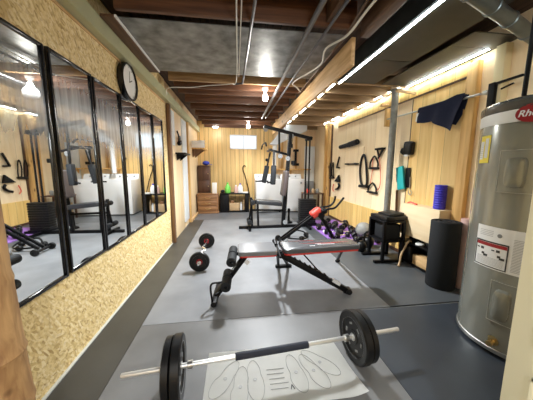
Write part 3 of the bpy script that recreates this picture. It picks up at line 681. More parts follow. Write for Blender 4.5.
for sx, sy, an in ((-.08, 1.37, 1.00), (.015, 1.30, 1.45), (.11, 1.34, 1.62), (.385, 1.36, 1.70), (.505, 1.36, 1.95), (.57, 1.42, 2.30)):
    sole(sx, sy, an, .30, .105, t)
pr_ = MB()
for k, (x0, x1) in enumerate(((.19, .31), (.19, .30), (.20, .30), (.20, .32), (.20, .31))): pr_.box(x0, x1, 1.40 - k * .036, 1.403 - k * .036, .0052, .0066)
pr_.make('printed_lines', 'ink', t)
MB().bar((.325, 1.245, .006), (.335, 1.275, .006), .006, .001, 0).bar((.335, 1.275, .006), (.347, 1.243, .006), .006, .001, 0).make('printed_emblem', 'blackink', t)

# ------------------------------------------------------------------ weight bench
t = thing('weight_bench', 'adjustable black weight bench with grey pads and red underside', 'weight bench', (.65, 2.5, 0))
def pad(name, pts_top, z, th, tilt=0, label=None, m='greyvinyl'):
    """rounded pad from plan outline"""
    n = len(pts_top); b = bmesh.new()
    cx_ = sum(p[0] for p in pts_top) / n; cy_ = sum(p[1] for p in pts_top) / n
    prev = None
    for ins, dz in ((1, 0), (1, th * .55), (.985, th * .85), (.94, th), (0, th * 1.05)):
        if ins == 0: ring = [b.verts.new((cx_, cy_, z + dz))]
        else: ring = [b.verts.new((cx_ + (p[0] - cx_) * (1 - (1 - ins) * .5), cy_ + (p[1] - cy_) * ins, z + dz)) for p in pts_top]
        if prev is None: b.faces.new(ring[::-1])
        elif len(ring) == 1:
            for k in range(n): b.faces.new((prev[k], prev[(k + 1) % n], ring[0]))
        else:
            for k in range(n): b.faces.new((prev[k], prev[(k + 1) % n], ring[(k + 1) % n], ring[k]))
        prev = ring
    bmesh.ops.recalc_face_normals(b, faces=b.faces[:])
    for v in b.verts: v.co.z += (v.co.x - cx_) * tilt
    mb = MB(); mb._merge(b); return mb
def roundrect(x0, x1, ya, yb, y0b, y1b, r=.04, n=5):
    """tapered rounded rectangle: widths (ya..yb) at x0, (y0b..y1b) at x1"""
    P = []
    for (cx_, cy_, a0) in ((x1 - r, y1b - r, 0), (x0 + r, yb - r, 90), (x0 + r, ya + r, 180), (x1 - r, y0b + r, 270)):
        for k in range(n + 1):
            a = math.radians(a0 + 90 * k / n); P.append((cx_ + r * math.cos(a), cy_ + r * math.sin(a)))
    return P
so = roundrect(.02, .435, 2.33, 2.66, 2.33, 2.66)
seat = pad('seat', so, .445, .042).make('seat_pad', 'sheenpad', t)
pad('seat_base', roundrect(.03, .43, 2.34, 2.65, 2.34, 2.65), .425, .02).make('pad_underside', 'red', seat)
bo = roundrect(.505, 1.38, 2.33, 2.66, 2.36, 2.63, .05)
back = pad('back', bo, .455, .045, .012).make('backrest_pad', 'greyvinyl', t)
pad('b', roundrect(.515, 1.37, 2.34, 2.65, 2.37, 2.62, .05), .432, .024, .012).make('pad_underside', 'red', back)
MB().box(.80, .86, 2.40, 2.412, .504, .5055).box(.90, 1.10, 2.44, 2.452, .505, .5065).box(.88, .95, 2.46, 2.468, .505, .5065).make('white_print', 'white', back)
MB().prism([(.70, 2.50, .504), (1.05, 2.47, .505), (1.30, 2.51, .508), (1.05, 2.485, .505)], (0, 0, .0012)).prism([(.60, 2.60, .503), (.9, 2.58, .504), (.9, 2.588, .504)], (0, 0, .0012)).make('red_print', 'red', back)
MB().bar((.06, 2.495, .405), (.50, 2.495, .405), .05, .04).bar((.50, 2.495, .41), (1.25, 2.495, .42), .05, .03).make('top_frame', 'black', t)
# front leg going down-left and its cross foot, padded rollers
MB().bar((.10, 2.48, .40), (-.215, 2.33, .035), .045, .05).make('front_leg', 'black', t)
fl_ = MB().bar((-.225, 2.19, .025), (-.20, 2.58, .025), .05, .045)
fl_.make('front_foot', 'black', t)
for y in (2.19, 2.58):
    MB().lathe((-.225 if y < 2.3 else -.20, y - .012, .027), (0, 1, 0), [(0, 0), (.027, 0), (.027, .024), (0, .024)], 20).make('foot_cap', 'rubber', t)
def roller(p, q, r=.042):
    p, q = V(p), V(q); d_ = q - p; L = d_.length
    o_ = MB(); o_.lathe(p, d_, [(.012, 0), (r - .008, 0), (r, .008), (r, L * .46), (r - .012, L * .49), (r - .012, L * .51), (r, L * .54), (r, L - .008), (r - .008, L), (.012, L)], 28)
    o_.make('foam_roller', 'foam', t)
roller((-.05, 2.23, .425), (-.03, 2.62, .425), .048)
roller((-.105, 2.16, .205), (-.09, 2.50, .205), .05)
MB().rod((-.042, 2.2, .425), (-.028, 2.65, .425), .011).bar((-.03, 2.49, .425), (.08, 2.49, .41), .03, .03).rod((-.10, 2.14, .205), (-.09, 2.53, .205), .011).make('roller_axle', 'black', t)
MB().tube([(-.235, 2.20, .04), (-.25, 2.20, .18), (-.235, 2.20, .235), (-.18, 2.22, .235), (-.11, 2.26, .22)], .010, smooth=True).make('foot_handle', 'black', t)
MB().bar((-.22, 2.2, .12), (-.16, 2.25, .12), .012, .012).make('handle_brace', 'black', t)
# rear leg: notched ladder going down-right
p, q = V((.49, 2.44, .405)), V((1.19, 2.27, .035))
MB().bar(p, q, .045, .055).make('rear_leg', 'black', t)
nt_ = MB().bar(p.lerp(q, .08) + V((.01, 0, .028)), p.lerp(q, .70) + V((.01, 0, .028)), .03, .012)
for k in range(8):
    c = p.lerp(q, .12 + k * .075); nt_.obox(c + V((.012, 0, .034)), (.018, .05, .022), (0, .5, 0), .003)
nt_.make('notch_ladder', 'black', t)
MB().bar((1.165, 2.265, .025), (1.21, 2.30, .025), .05, .045).rod((1.20, 2.235, .03), (1.215, 2.31, .03), .03).make('rear_foot', 'rubber', t)
MB().rod((.72, 2.52, .42), (.94, 2.37, .18), .008).rod((.94, 2.37, .18), (1.10, 2.31, .085), .010).make('support_strut', 'black', t)
MB().bar((1.03, 2.302, .15), (1.11, 2.283, .105), .047, .03).make('white_label', 'white', t)
MB().bar((.10, 2.425, .325), (.13, 2.44, .355), .012, .052).make('white_label', 'white', t)
MB().bar((.47, 2.56, .40), (.57, 3.02, .035), .035, .035).bar((.50, 2.58, .40), (.70, 3.02, .035), .03, .03).bar((.53, 3.02, .02), (.75, 3.02, .02), .05, .035).make('far_leg', 'black', t)
MB().bar((1.26, 2.56, .41), (1.45, 3.10, .035), .032, .032).rod((1.43, 3.09, .022), (1.48, 3.11, .022), .022).make('stabiliser_leg', 'black', t)
MB().rod((.455, 2.30, .43), (.485, 2.72, .43), .012).rod((.47, 2.68, .43), (.47, 2.78, .46), .028).make('adjust_pin', 'black', t)

# ------------------------------------------------------------------ curl bar on the floor
ca, cb = V((-.475, 2.93, .13)), V((-.490, 4.12, .13)); cd = (cb - ca).normalized()
t = thing('curl_bar', 'short curl bar with red ringed plates near the mirror wall', 'barbell', (-.48, 3.5, 0))
MB().tube([ca, (-.477, 3.2, .13), (-.50, 3.38, .13), (-.45, 3.5, .13), (-.51, 3.62, .13), (-.483, 3.8, .13), cb], .013, 10).make('bar', 'chrome', t)
for s_, lab in ((.08, 'nearer black plate with red ring on the floor curl bar'), (.98, 'farther black plate with red ring on the floor curl bar')):
    o = ca + cd * s_
    pt = thing('weight_plate', lab, 'weight plate', o, 'plates on the curl bar')
    MB().lathe(o, cd, [(.014, .008), (.05, .008), (.055, .012), (.09, .012), (.095, 0), (.125, 0), (.13, .008), (.13, .042), (.125, .05), (.095, .05), (.09, .038), (.055, .038), (.05, .042), (.014, .042)], 48).make('disc', 'rubber', pt)
    MB().lathe(o - cd * .001, cd, [(.024, .008), (.040, .004), (.040, .048), (.024, .044)], 32).make('red_ring', 'redlogo', pt)
for s_ in (.05, 1.04): MB().lathe(ca + cd * s_, cd, [(.013, 0), (.025, 0), (.025, .025), (.013, .025)], 20).make('spring_collar', 'steel', t)

# ------------------------------------------------------------------ home gym
GY = 5.15
t = thing('home_gym_machine', 'tall black multi gym with seat, press arms and weight stack', 'gym machine', (1.0, GY, 0))
MB().bar((.07, GY, .03), (1.95, GY + .05, .03), .06, .06).bar((.30, GY - .28, .03), (.30, GY + .28, .03), .05, .05).bar((1.62, GY - .30, .03), (1.62, GY + .36, .03), .05, .05).make('base_frame', 'black', t)
MB().bar((1.06, GY, .05), (1.20, GY, 2.08), .08, .075).make('main_column', 'black', t)
MB().bar((.62, GY - .02, 2.22), (1.70, GY + .04, 1.99), .065, .07, up=(0, 1, 0)).make('top_boom', 'black', t)
MB().bar((.36, GY, .05), (.345, GY, .70), .05, .05).make('front_post', 'black', t)
MB().bar((.50, GY, .05), (.485, GY, .62), .045, .045).make('seat_post', 'black', t)
MB().bar((.36, GY, .42), (1.09, GY, .40), .04, .04).make('seat_rail', 'black', t)
so = roundrect(.42, 1.02, GY - .15, GY + .15, GY - .17, GY + .17, .05)
pad('s', so, .545, .085, -.10).make('seat_pad', 'vinyl', t)
bp_ = MB(); bp_.obox((1.085, GY, 1.01), (.10, .28, .56), (0, .13, 0), .03, 3); bp_.make('backrest_pad', mat('brown_black_vinyl', (.07, .055, .055), .35), t)
lv = thing  # noqa
for z, x in ((.60, .37), (.17, .30)):
    for s_ in (-1, 1):
        MB().lathe((x, GY + s_ * .04, z), (0, s_, 0), [(.01, 0), (.045, 0), (.05, .008), (.05, .14), (.045, .15), (.01, .15)], 24).make('foam_roller', 'foam', t)
MB().bar((.36, GY, .60), (.29, GY, .17), .035, .035).rod((.37, GY - .2, .60), (.37, GY + .2, .60), .01).rod((.30, GY - .2, .17), (.30, GY + .2, .17), .01).make('leg_lever', 'black', t)
MB().bar((.95, GY, 2.14), (.96, GY, 1.66), .04, .04).bar((.72, GY, 1.74), (1.18, GY, 1.63), .045, .045, up=(0, 1, 0)).bar((.74, GY - .28, 1.72), (.74, GY + .28, 1.72), .04, .04).make('press_yoke', 'black', t)
for s_ in (-1, 1):
    y = GY + s_ * .26
    MB().bar((.80, y, 1.70), (.66 if s_ > 0 else .80, y, 1.06), .035, .035).bar((.66 if s_ > 0 else .80, y, 1.06), (.50 if s_ > 0 else .66, y, 1.04), .03, .03).make('press_arm', 'black', t)
    ap = MB(); ap.obox((.69 if s_ > 0 else .79, y, 1.20), (.10, .13, .40), (0, .2 if s_ > 0 else .05, 0), .02); ap.make('arm_pad', 'foam', t)
MB().rod((.46, GY + .26, 1.04), (.76, GY + .26, 1.04), .016).make('handle_bar', 'black', t)
for x in (1.60, 1.68):
    MB().rod((x, GY + .12, .05), (x, GY + .12, 2.02), .018).make('guide_rod', 'black', t)
MB().box(1.585, 1.70, GY + .02, GY + .2, 1.96, 2.04, .01).make('pulley_head', 'black', t)
for k in range(11):
    MB().box(1.47, 1.84, GY + .02, GY + .22, .09 + k * .05, .135 + k * .05, .006).make('stack_weight', 'rubber', t)
MB().box(1.46, 1.86, GY + .0, GY + .24, .05, .088, .004).make('stack_base', 'black', t)
for p in ((.66, GY, 2.16), (1.22, GY, 2.03), (1.14, GY - .04, 1.55), (.98, GY, 1.60), (1.10, GY - .05, .14)):
    MB().lathe((p[0], p[1] - .03, p[2]), (0, 1, 0), [(.01, 0), (.05, 0), (.042, .012), (.05, .024), (.01, .024)], 24).make('pulley', 'greyplastic', t)
MB().tube([(.62, GY, 2.12), (.62, GY, 1.92), (.63, GY, 1.86)], .005).tube([(1.26, GY + .02, 2.0), (1.18, GY - .04, 1.55), (1.12, GY - .04, .16), (1.6, GY + .02, .12)], .005, smooth=False).make('cable', 'blackink', t)
MB().rod((1.27, GY - .05, 1.42), (1.27, GY - .05, 1.50), .055).make('cable_drum', 'black', t)
MB().rod((1.20, GY - .02, 1.78), (1.20, GY - .02, 1.86), .055).make('cable_drum', 'black', t)
# lat pulldown bar hooked on the boom
t2 = thing('pulldown_bar', 'black bent pulldown bar hanging from the gym boom', 'bar', (.62, GY, 1.83))
MB().tube([(.62, GY - .42, 1.78), (.62, GY - .3, 1.85), (.62, GY, 1.86), (.62, GY + .3, 1.85), (.62, GY + .42, 1.78)], .013).make('bar', 'black', t2)
for s_ in (-1, 1): MB().tube([(.62, GY + s_ * .42, 1.78), (.62, GY + s_ * .33, 1.84)], .019).make('rubber_grip', 'rubber', t2)

# ------------------------------------------------------------------ folding ab machine (red cover)
t = thing('folding_exerciser', 'black folding exercise frame with bright red cover and curved handles', 'exercise machine', (1.4, 4.0, 0))
for dy in (-.05, .05):
    MB().bar((.80, 4.02 + dy, .08), (1.50, 4.0 + dy, .60), .035, .045).make('slide_rail', 'black', t)
MB().rod((.78, 3.84, .05), (.80, 4.20, .05), .02).make('front_foot', 'black', t)
for y in (3.84, 4.18): MB().lathe((.78, y, .055), (0, 1, 0), [(0, 0), (.05, 0), (.055, .01), (.055, .035), (.05, .045), (0, .045)], 24).make('wheel', 'rubber', t)
MB().obox((1.42, 4.0, .56), (.20, .16, .13), (0, -.64, 0), .035, 3).make('red_cover', 'coral', t)
MB().bar((1.47, 4.0, .56), (1.83, 4.10, .03), .045, .05).make('rear_leg', 'black', t)
MB().rod((1.83, 3.9, .028), (1.83, 4.3, .028), .025).make('rear_foot', 'black', t)
MB().rod((1.55, 3.9, .60), (1.55, 4.1, .60), .05).rod((1.50, 3.92, .52), (1.50, 4.08, .52), .06).make('hinge', 'rubber', t)
for y, x1 in ((3.88, 1.86), (4.10, 1.80)):
    MB().tube([(1.50, y, .60), (1.60, y, .64), (1.72, y, .66), (1.80, y, .74), (x1 + .02, y, .84)], .019, 10).make('handle', 'black', t)
MB().rod((1.50, 3.86, .60), (1.50, 4.12, .60), .015).make('handle_axle', 'black', t)
# foot cradle under the exerciser
t = thing('foot_frame', 'low black foot frame with loops lying beneath the exercise frame', 'frame', (1.15, 4.25, 0))
MB().tube([(.95, 4.2, .06), (1.1, 4.4, .13), (1.3, 4.35, .12), (1.35, 4.2, .05), (1.15, 4.1, .05)], .014, closed=True).make('loop', 'black', t)
for x, y in ((1.0, 4.35), (1.22, 4.15), (1.38, 4.40)): MB().sphere((x, y, .045), .045, (1.2, 1, 1)).make('knob', 'rubber', t)
t = thing('cable_attachment', 'small black bar attachment standing on the floor behind the gym seat', 'attachment', (1.30, 5.6, 0))
MB().lathe((1.30, 5.6, 0), (0, 0, 1), [(0, 0), (.10, 0), (.09, .03), (.03, .06), (.022, .28), (.04, .30), (.03, .36), (0, .37)], 20).make('stand', 'black', t)

# ------------------------------------------------------------------ purple mat with weights
pmat = MB(); pmat.prism([(1.75, 5.75, 0), (2.58, 5.75, 0), (2.58, 3.75, 0), (1.93, 3.72, 0), (1.75, 4.2, 0)], (0, 0, .012), .002)
solo('exercise_mat', pmat, 'purple', 'purple exercise mat on the floor along the right wall', 'mat')
def dumbbell(x, y, z, ang, s, label, chrome=True, tilt=0):
    t = thing('dumbbell', label, 'dumbbell', (x, y, z), 'dumbbells on the purple mat')
    d_ = V((math.cos(ang), math.sin(ang), 0)); o = V((x, y, z)) ; R = .055 * s; L = .16 * s
    MB().lathe(o - d_ * L * .62 + V((0, 0, R)), d_, [(0, 0), (.014, 0), (.014, L * 1.24), (0, L * 1.24)], 16).make('handle', 'chrome' if chrome else 'black', t)
    for k in (-1, 1):
        c = o + d_ * k * L * .5 + V((0, 0, R))
        MB().lathe(c, d_ * k, [(0, 0), (R * .8, 0), (R, .012), (R, .055 * s), (R * .75, .068 * s), (0, .068 * s)], 6 if not chrome else 20).make('weight_head', 'rubber', t)
        if chrome: MB().lathe(c + d_ * k * .07 * s, d_ * k, [(0, 0), (.026, 0), (.022, .015), (0, .016)], 16).make('end_nut', 'chrome', t)
specs = [(1.93, 4.86, .2, 1.2, 'chrome'), (2.10, 4.66, 1.4, 1.15, 'hex'), (2.36, 4.82, .9, 1.2, 'hex'), (1.93, 4.44, 2.9, 1.0, 'chrome'), (2.22, 4.41, .1, 1.0, 'chrome'), (2.46, 4.56, 1.6, 1.1, 'hex'),
         (2.04, 4.19, .2, 1.0, 'chrome'), (2.24, 4.02, 1.4, 1.1, 'hex'), (2.10, 5.06, 2.6, 1.1, 'hex'), (2.42, 5.10, .2, 1.2, 'chrome'), (2.04, 3.88, .1, 1.0, 'chrome'), (2.46, 3.90, 2.0, 1.1, 'hex'), (2.2, 5.38, .9, 1.1, 'hex')]
where = ['beside the rear leg of the red covered exerciser', 'just behind the nearest chrome handled one', 'against the wall below the L shaped hook', 'with chrome handle close to the bench head', 'with chrome handle in the middle of the purple mat', 'next to the wall in the middle of the purple mat', 'with chrome handle close to the near mat edge', 'in front of the pale grey ball', 'behind the cluster near the strap loops', 'with chrome handle touching the wall far down the mat', 'with chrome handle, nearest on the purple mat', 'by the black stand, close to the grey ball', 'farthest on the purple mat']
for (x, y, a, s, k), w in zip(specs, where):
    dumbbell(x, y, .013, a, s, 'black dumbbell ' + w, k == 'chrome')
t = thing('medicine_ball', 'pale grey ball by the wall next to the black stand', 'ball', (2.44, 4.2, .012))
MB().sphere((2.46, 4.18, .012 + .15), .15, seg=32).make('ball', 'ball', t)
t = thing('kettlebell', 'black kettlebell beside the pale grey ball', 'kettlebell', (2.25, 3.66, .0))
MB().sphere((2.25, 3.66, .10), .10, (1, 1, .95), 28).lathe((2.25, 3.66, 0), (0, 0, 1), [(0, 0), (.06, 0), (.075, .03), (0, .05)], 24).make('bell', 'rubber', t)
MB().tube([(2.19, 3.66, .15), (2.18, 3.66, .23), (2.21, 3.66, .27), (2.29, 3.66, .27), (2.32, 3.66, .23), (2.31, 3.66, .15)], .016, 10).make('handle', 'rubber', t)
t = thing('kettlebell', 'larger black kettlebell in front of the black stand', 'kettlebell', (2.03, 3.50, .0))
MB().sphere((2.03, 3.50, .09), .09, (1, 1, .95), 28).lathe((2.03, 3.50, 0), (0, 0, 1), [(0, 0), (.055, 0), (.07, .03), (0, .05)], 24).make('bell', 'rubber', t)
MB().tube([(1.98, 3.50, .13), (1.97, 3.50, .2), (2.0, 3.50, .235), (2.06, 3.50, .235), (2.09, 3.50, .2), (2.08, 3.50, .13)], .014, 10).make('handle', 'rubber', t)

# ------------------------------------------------------------------ right wall furniture
solo('support_pole', MB().lathe((2.465, 3.53, 0), (0, 0, 1), [(0, 0), (.07, 0), (.07, .012), (.049, .014), (.049, 2.53), (.08, 2.532), (.08, 2.545), (0, 2.545)], 32), 'polegrey', 'round grey steel support pole beside the right wall', 'pole')
# black stand (two-tier open box) x 2.1..2.5, y 2.98..3.36
t = thing('black_stand', 'low black two tier stand in front of the grey pole', 'stand', (2.26, 3.15, 0))
x0, x1, y0, y1 = 2.06, 2.40, 2.98, 3.36
MB().box(x0, x1, y0, y1, .585, .61, .004).make('top', 'black', t)
MB().box(x0, x1, y0, y1, .30, .32, .004).make('shelf', 'black', t)
for x in (x0 + .02, x1 - .02):
    for y in (y0 + .02, y1 - .02): MB().box(x - .02, x + .02, y - .02, y + .02, 0, .585, .003).make('leg', 'black', t)
MB().box(x0 + .04, x1 - .04, y1 - .015, y1 - .005, .32, .585).make('back_panel', 'black', t)
MB().bar((x0 - .10, y0 + .03, .02), (x1 - .02, y0 + .03, .02), .05, .035).make('foot', 'black', t)
MB().bar((x0 - .10, y1 - .03, .02), (x1 - .02, y1 - .03, .02), .05, .035).make('foot', 'black', t)
solo('storage_cube', MB().box(2.12, 2.36, 3.03, 3.30, .321, .55, .02), 'foam', 'black fabric cube on the middle tier of the black stand', 'box')
t = thing('step_platform', 'black folded step lying on top of the black stand', 'step', (2.25, 3.18, .61))
MB().obox((2.26, 3.18, .64), (.36, .36, .055), (0, 0, .08), .012).obox((2.29, 3.18, .685), (.24, .26, .04), (0, -.1, .08), .012).make('platform', 'rubber', t)
# pale wooden box on the wall
solo('wall_box', MB().box(2.44, 2.622, 2.50, 3.16, .40, .845, .003), wood('pale_box_plywood', (.86, .69, .45), (.78, .60, .36), (8, 1, 8), 1.6, .55), 'pale plywood box fixed low on the right wall', 'box')
solo('foam_roller', MB().lathe((2.54, 2.62, .846), (0, 0, 1), [(.03, 0), (.062, 0)] + [(.062 + (.006 if k % 2 else 0), .008 + k * .0148) for k in range(20)] + [(.062, .30), (.03, .30), (.03, 0)], 28), 'blue', 'royal blue textured foam roller standing on the pale wooden box', 'foam roller')
t = thing('red_clip', 'small red clip lying on the pale wooden box', 'clip', (2.50, 3.02, .846))
MB().tube([(2.50, 3.11, .856), (2.49, 3.04, .872), (2.50, 2.98, .858), (2.50, 2.94, .856)], .011, 8).make('clip', 'coral', t)
def wrapped_roll(name, c, r, h, m, label):
    pr2 = [(0, 0), (r * .97, 0), (r, .01), (r, h - .01), (r * .97, h), (r * .9, h), (r * .88, h - .012), (r * .82, h - .012), (r * .8, h), (r * .7, h), (r * .68, h - .012), (r * .62, h - .012), (r * .6, h), (r * .45, h), (r * .43, h - .012), (r * .3, h - .012), (r * .28, h), (r * .1, h), (0, h - .02)]
    return solo(name, MB().lathe((*c, 0), (0, 0, 1), pr2, 48), m, label, 'rolled mat')
wrapped_roll('rolled_mat', (2.345, 2.305), .143, .765, 'foam', 'thick black rolled mat standing by the water heater')
wrapped_roll('rolled_mat', (2.558, 2.236), .072, .80, 'pink', 'slim pale pink rolled mat behind the black roll')
# low rack under the box
t = thing('low_shelf_rack', 'low black rack on the floor under the pale wooden box', 'rack', (2.4, 2.75, 0))
for z in (.02, .30): MB().box(2.42, 2.60, 2.52, 3.12, z, z + .015, .003).make('shelf', 'black', t)
for x in (2.432, 2.588):
    for y in (2.53, 3.11): MB().box(x - .012, x + .012, y - .012, y + .012, 0, .34, .002).make('leg', 'black', t)
MB().box(2.596, 2.612, 2.50, 3.13, .02, .37, .002).make('back_panel', 'black', t)
MB().box(2.43, 2.58, 2.90, 3.09, .036, .26, .02).make('fabric_bin', 'rubber', t)
solo('wooden_block', MB().box(2.44, 2.585, 2.60, 2.86, .036, .17, .004), 'pine_y', 'yellow pine block on the bottom of the low black rack', 'wood')
t = thing('tan_strap', 'curled tan leather strap draped on the floor beside the low rack', 'strap', (2.30, 2.85, 0))
MB().tube([(2.45, 2.93, .33), (2.38, 2.90, .33), (2.33, 2.88, .27), (2.27, 2.87, .16), (2.25, 2.86, .05), (2.22, 2.84, .012)], .013, 8).make('strap', 'tan', t)
solo('white_disc', MB().lathe((2.48, 2.80, .316), (0, 0, 1), [(0, 0), (.05, 0), (.055, .01), (.05, .02), (0, .02)], 24), 'whitematte', 'small white disc on the low black rack', 'disc')
solo('exercise_ball', MB().sphere((2.50, 2.64, .37), .055, seg=20), 'rubber', 'small black ball on top of the low black rack', 'ball')

# hanging rail and shirt
t = thing('clothes_rail', 'thin steel clothes rail along the right wall above the boards', 'rail', (2.54, 3.0, 2.14))
MB().rod((2.54, 3.86, 2.165), (2.54, 2.14, 2.115), .012).make('rod', 'steel', t)
MB().box(2.52, 2.638, 3.80, 3.86, 2.05, 2.34, .004).make('end_board', 'pine', t)
MB().box(2.53, 2.638, 2.20, 2.24, 2.10, 2.14, .003).make('end_bracket', 'steel', t)
t = thing('navy_shirt', 'dark navy shirt draped over the steel clothes rail', 'shirt', (2.54, 2.8, 1.9))
def cloth(poly, x, th, seed, sag=.02):
    b = bmesh.new(); vs = [b.verts.new((0, p[0], p[1])) for p in poly]; fc = b.faces.new(vs)
    bmesh.ops.triangulate(b, faces=[fc]); bmesh.ops.subdivide_edges(b, edges=b.edges[:], cuts=3, use_grid_fill=True)
    bmesh.ops.subdivide_edges(b, edges=b.edges[:], cuts=1, use_grid_fill=True)
    for v in b.verts: v.co.x = x + sag * math.sin(v.co.y * 21 + seed + v.co.z * 5) * min(1, max(0, (2.16 - v.co.z) * 6)) 
    bmesh.ops.solidify(b, geom=b.faces[:], thickness=th)
    m_ = MB(); m_._merge(b); return m_
cloth([(3.10, 2.145), (2.86, 2.138), (2.74, 2.155), (2.52, 2.185), (2.42, 2.175), (2.45, 2.06), (2.52, 1.90), (2.555, 1.79), (2.70, 1.87), (2.84, 1.94), (2.85, 1.955), (2.98, 1.955), (3.08, 1.97)], 2.522, .008, 0).make('front_panel', 'navy', t)
cloth([(2.95, 2.15), (2.42, 2.165), (2.46, 2.02), (2.56, 1.86), (2.80, 1.96), (2.95, 1.99)], 2.572, .008, 2).make('back_panel', 'navy', t)
MB().tube([(2.545, 3.10, 2.158), (2.545, 2.8, 2.150), (2.545, 2.43, 2.145)], .024, 10).make('fold_over_rail', 'navy', t)
MB().obox((2.515, 3.09, 2.05), (.01, .05, .11), (0.1, 0, 0), .003).make('sleeve_cuff', 'whitematte', t)

# gear hung on the wall
X = 2.60
t = thing('padded_bar', 'thick dark grey padded bar mounted high on the right wall', 'bar', (X, 5.2, 1.88))
MB().rod((X - .04, 5.60, 1.855), (X - .04, 5.17, 1.875), .048).rod((X - .04, 5.17, 1.875), (X - .04, 4.80, 1.90), .058).make('foam_cover', 'foam', t)
MB().rod((X - .04, 5.66, 1.852), (X - .04, 4.74, 1.903), .014).make('core_rod', 'black', t)
t = thing('pull_bar', 'short thin black bar hung below the padded bar', 'bar', (X, 5.08, 1.44))
MB().rod((X, 5.38, 1.445), (X, 4.78, 1.44), .016).make('rod', 'black', t)
for a, b_ in ((5.3, 5.2), (4.96, 4.86)): MB().rod((X, a, 1.444), (X, b_, 1.442), .022).make('grip', 'rubber', t)
t = thing('resistance_band', 'long black looped resistance band on the right wall', 'band', (X, 4.55, 1.0))
MB().tube([(X, 4.58, 1.62), (X, 4.66, 1.52), (X, 4.69, 1.30), (X, 4.62, 1.05), (X, 4.50, .99), (X, 4.40, 1.05), (X, 4.44, 1.30), (X, 4.50, 1.52)], .022, 10, closed=True).make('loop', 'rubber', t)
MB().tube([(X, 4.58, 1.62), (X, 4.575, 1.78)], .006).make('hanging_cord', 'tan', t)
MB().rod((X - .01, 4.66, .98), (X - .01, 4.34, .99), .03).make('bottom_bar', 'black', t)
def dhandle(y0, y1, z0, z1, label):
    t = thing('exercise_stirrup', label, 'handle', (X, (y0 + y1) / 2, z0), 'pull handles on red cords')
    MB().tube([(X, y0, z0), (X, y0 - .01, (z0 + z1) / 2), (X, (y0 + y1) / 2 + .03, z1), (X, (y0 + y1) / 2 - .03, z1), (X, y1 + .01, (z0 + z1) / 2), (X, y1, z0)], .016, 8).make('strap', 'black', t)
    MB().rod((X, y0 + .02, z0), (X, y1 - .02, z0), .022).make('grip', 'rubber', t)
dhandle(4.33, 4.07, 1.35, 1.56, 'upper black D shaped pull handle on red cord')
dhandle(4.34, 4.07, .89, 1.06, 'lower black D shaped pull handle on red cord')
t = thing('exercise_tube', 'thin red looping resistance cord between the two pull handles', 'cord', (X, 4.15, 1.2))
MB().tube([(X, 4.24, 1.56), (X, 4.24, 1.30), (X, 4.28, 1.06)], .006).tube([(X, 4.06, 1.60), (X, 3.98, 1.30), (X, 3.97, 1.02), (X, 4.08, .93)], .006).make('cord', 'redcord', t)
t = thing('wall_hook', 'black triangular bracket hook beside the upper pull handle', 'hook', (X, 4.0, 1.6))
MB().box(X - .03, 2.637, 3.93, 4.16, 1.68, 1.715, .004).make('arm', 'black', t)
MB().bar((X, 3.95, 1.69), (X, 4.07, 1.53), .03, .03, up=(1, 0, 0)).bar((X, 4.12, 1.69), (X, 4.05, 1.54), .025, .025, up=(1, 0, 0)).make('brace', 'black', t)
t = thing('angle_hook', 'black L shaped hook high at the far end of the board', 'hook', (X, 5.8, 1.4))
MB().bar((X, 5.72, 1.63), (X, 5.86, 1.36), .04, .03, up=(1, 0, 0)).bar((X, 5.87, 1.36), (X, 5.70, 1.36), .035, .03, up=(1, 0, 0)).make('bracket', 'black', t)
t = thing('hanging_straps', 'pair of black strap loops at the far end of the board', 'strap', (X, 6.2, 1.1))
for yy in (6.24, 6.08):
    MB().tube([(X, yy + .03, 1.48), (X, yy + .06, 1.3), (X, yy + .02, 1.1), (X, yy - .05, 1.12), (X, yy - .04, 1.3), (X, yy - .01, 1.46)], .014, 8, closed=True).make('loop', 'black', t)
MB().rod((X, 6.26, 1.08), (X, 6.02, 1.10), .03).make('grip', 'rubber', t)
t = thing('hand_grip', 'black triangular hand grip under the L shaped hook', 'grip', (X, 5.8, 1.0))
MB().prism([(X - .02, 5.95, 1.0), (X - .02, 5.64, 1.0), (X - .02, 5.70, 1.18)], (.045, 0, 0), .008).make('grip', 'black', t)
t = thing('ankle_strap', 'black folded ankle strap lowest under the hand grip', 'strap', (X, 5.8, .8))
MB().tube([(X, 5.70, .96), (X, 5.66, .90), (X, 5.74, .83), (X, 5.84, .80)], .028, 8).make('strap', 'black', t)
solo('cord_end', MB().tube([(X, 6.0, .93), (X, 6.05, .80), (X, 6.0, .74)], .012), 'redcord', 'thin red cord end hanging left of the ankle strap', 'cord')
t = thing('padded_mitt', 'black padded mitt hung right of the grey pole', 'mitt', (X, 3.42, 1.55))
MB().obox((X - .02, 3.29, 1.65), (.09, .17, .20), (.1, 0, 0), .035, 3).make('palm_pad', 'rubber', t)
MB().obox((X - .02, 3.40, 1.61), (.06, .10, .09), (.5, 0, 0), .025, 3).make('thumb', 'rubber', t)
MB().box(X - .045, X + .0, 3.27, 3.36, 1.53, 1.555, .006).make('cuff', 'whitematte', t)
t = thing('teal_band', 'teal resistance band folded over a black strap on the wall', 'band', (X, 3.5, 1.05))
MB().obox((X - .015, 3.42, 1.20), (.04, .15, .36), (-.22, 0, 0), .01).make('band', 'teal', t)
MB().obox((X + .005, 3.29, 1.21), (.025, .09, .30), (-.05, 0, 0), .01).obox((X + .0, 3.51, 1.2), (.02, .06, .14), (-.2, 0, 0), .008).make('black_strap', 'black', t)
t = thing('hook_clip', 'small wire hook dangling under the teal band', 'hook', (X, 3.3, .97))
MB().tube([(X, 3.24, 1.22), (X, 3.23, 1.1), (X, 3.25, 1.0), (X, 3.22, .955), (X, 3.18, .98), (X, 3.20, 1.03)], .006).make('hook', 'steel', t)
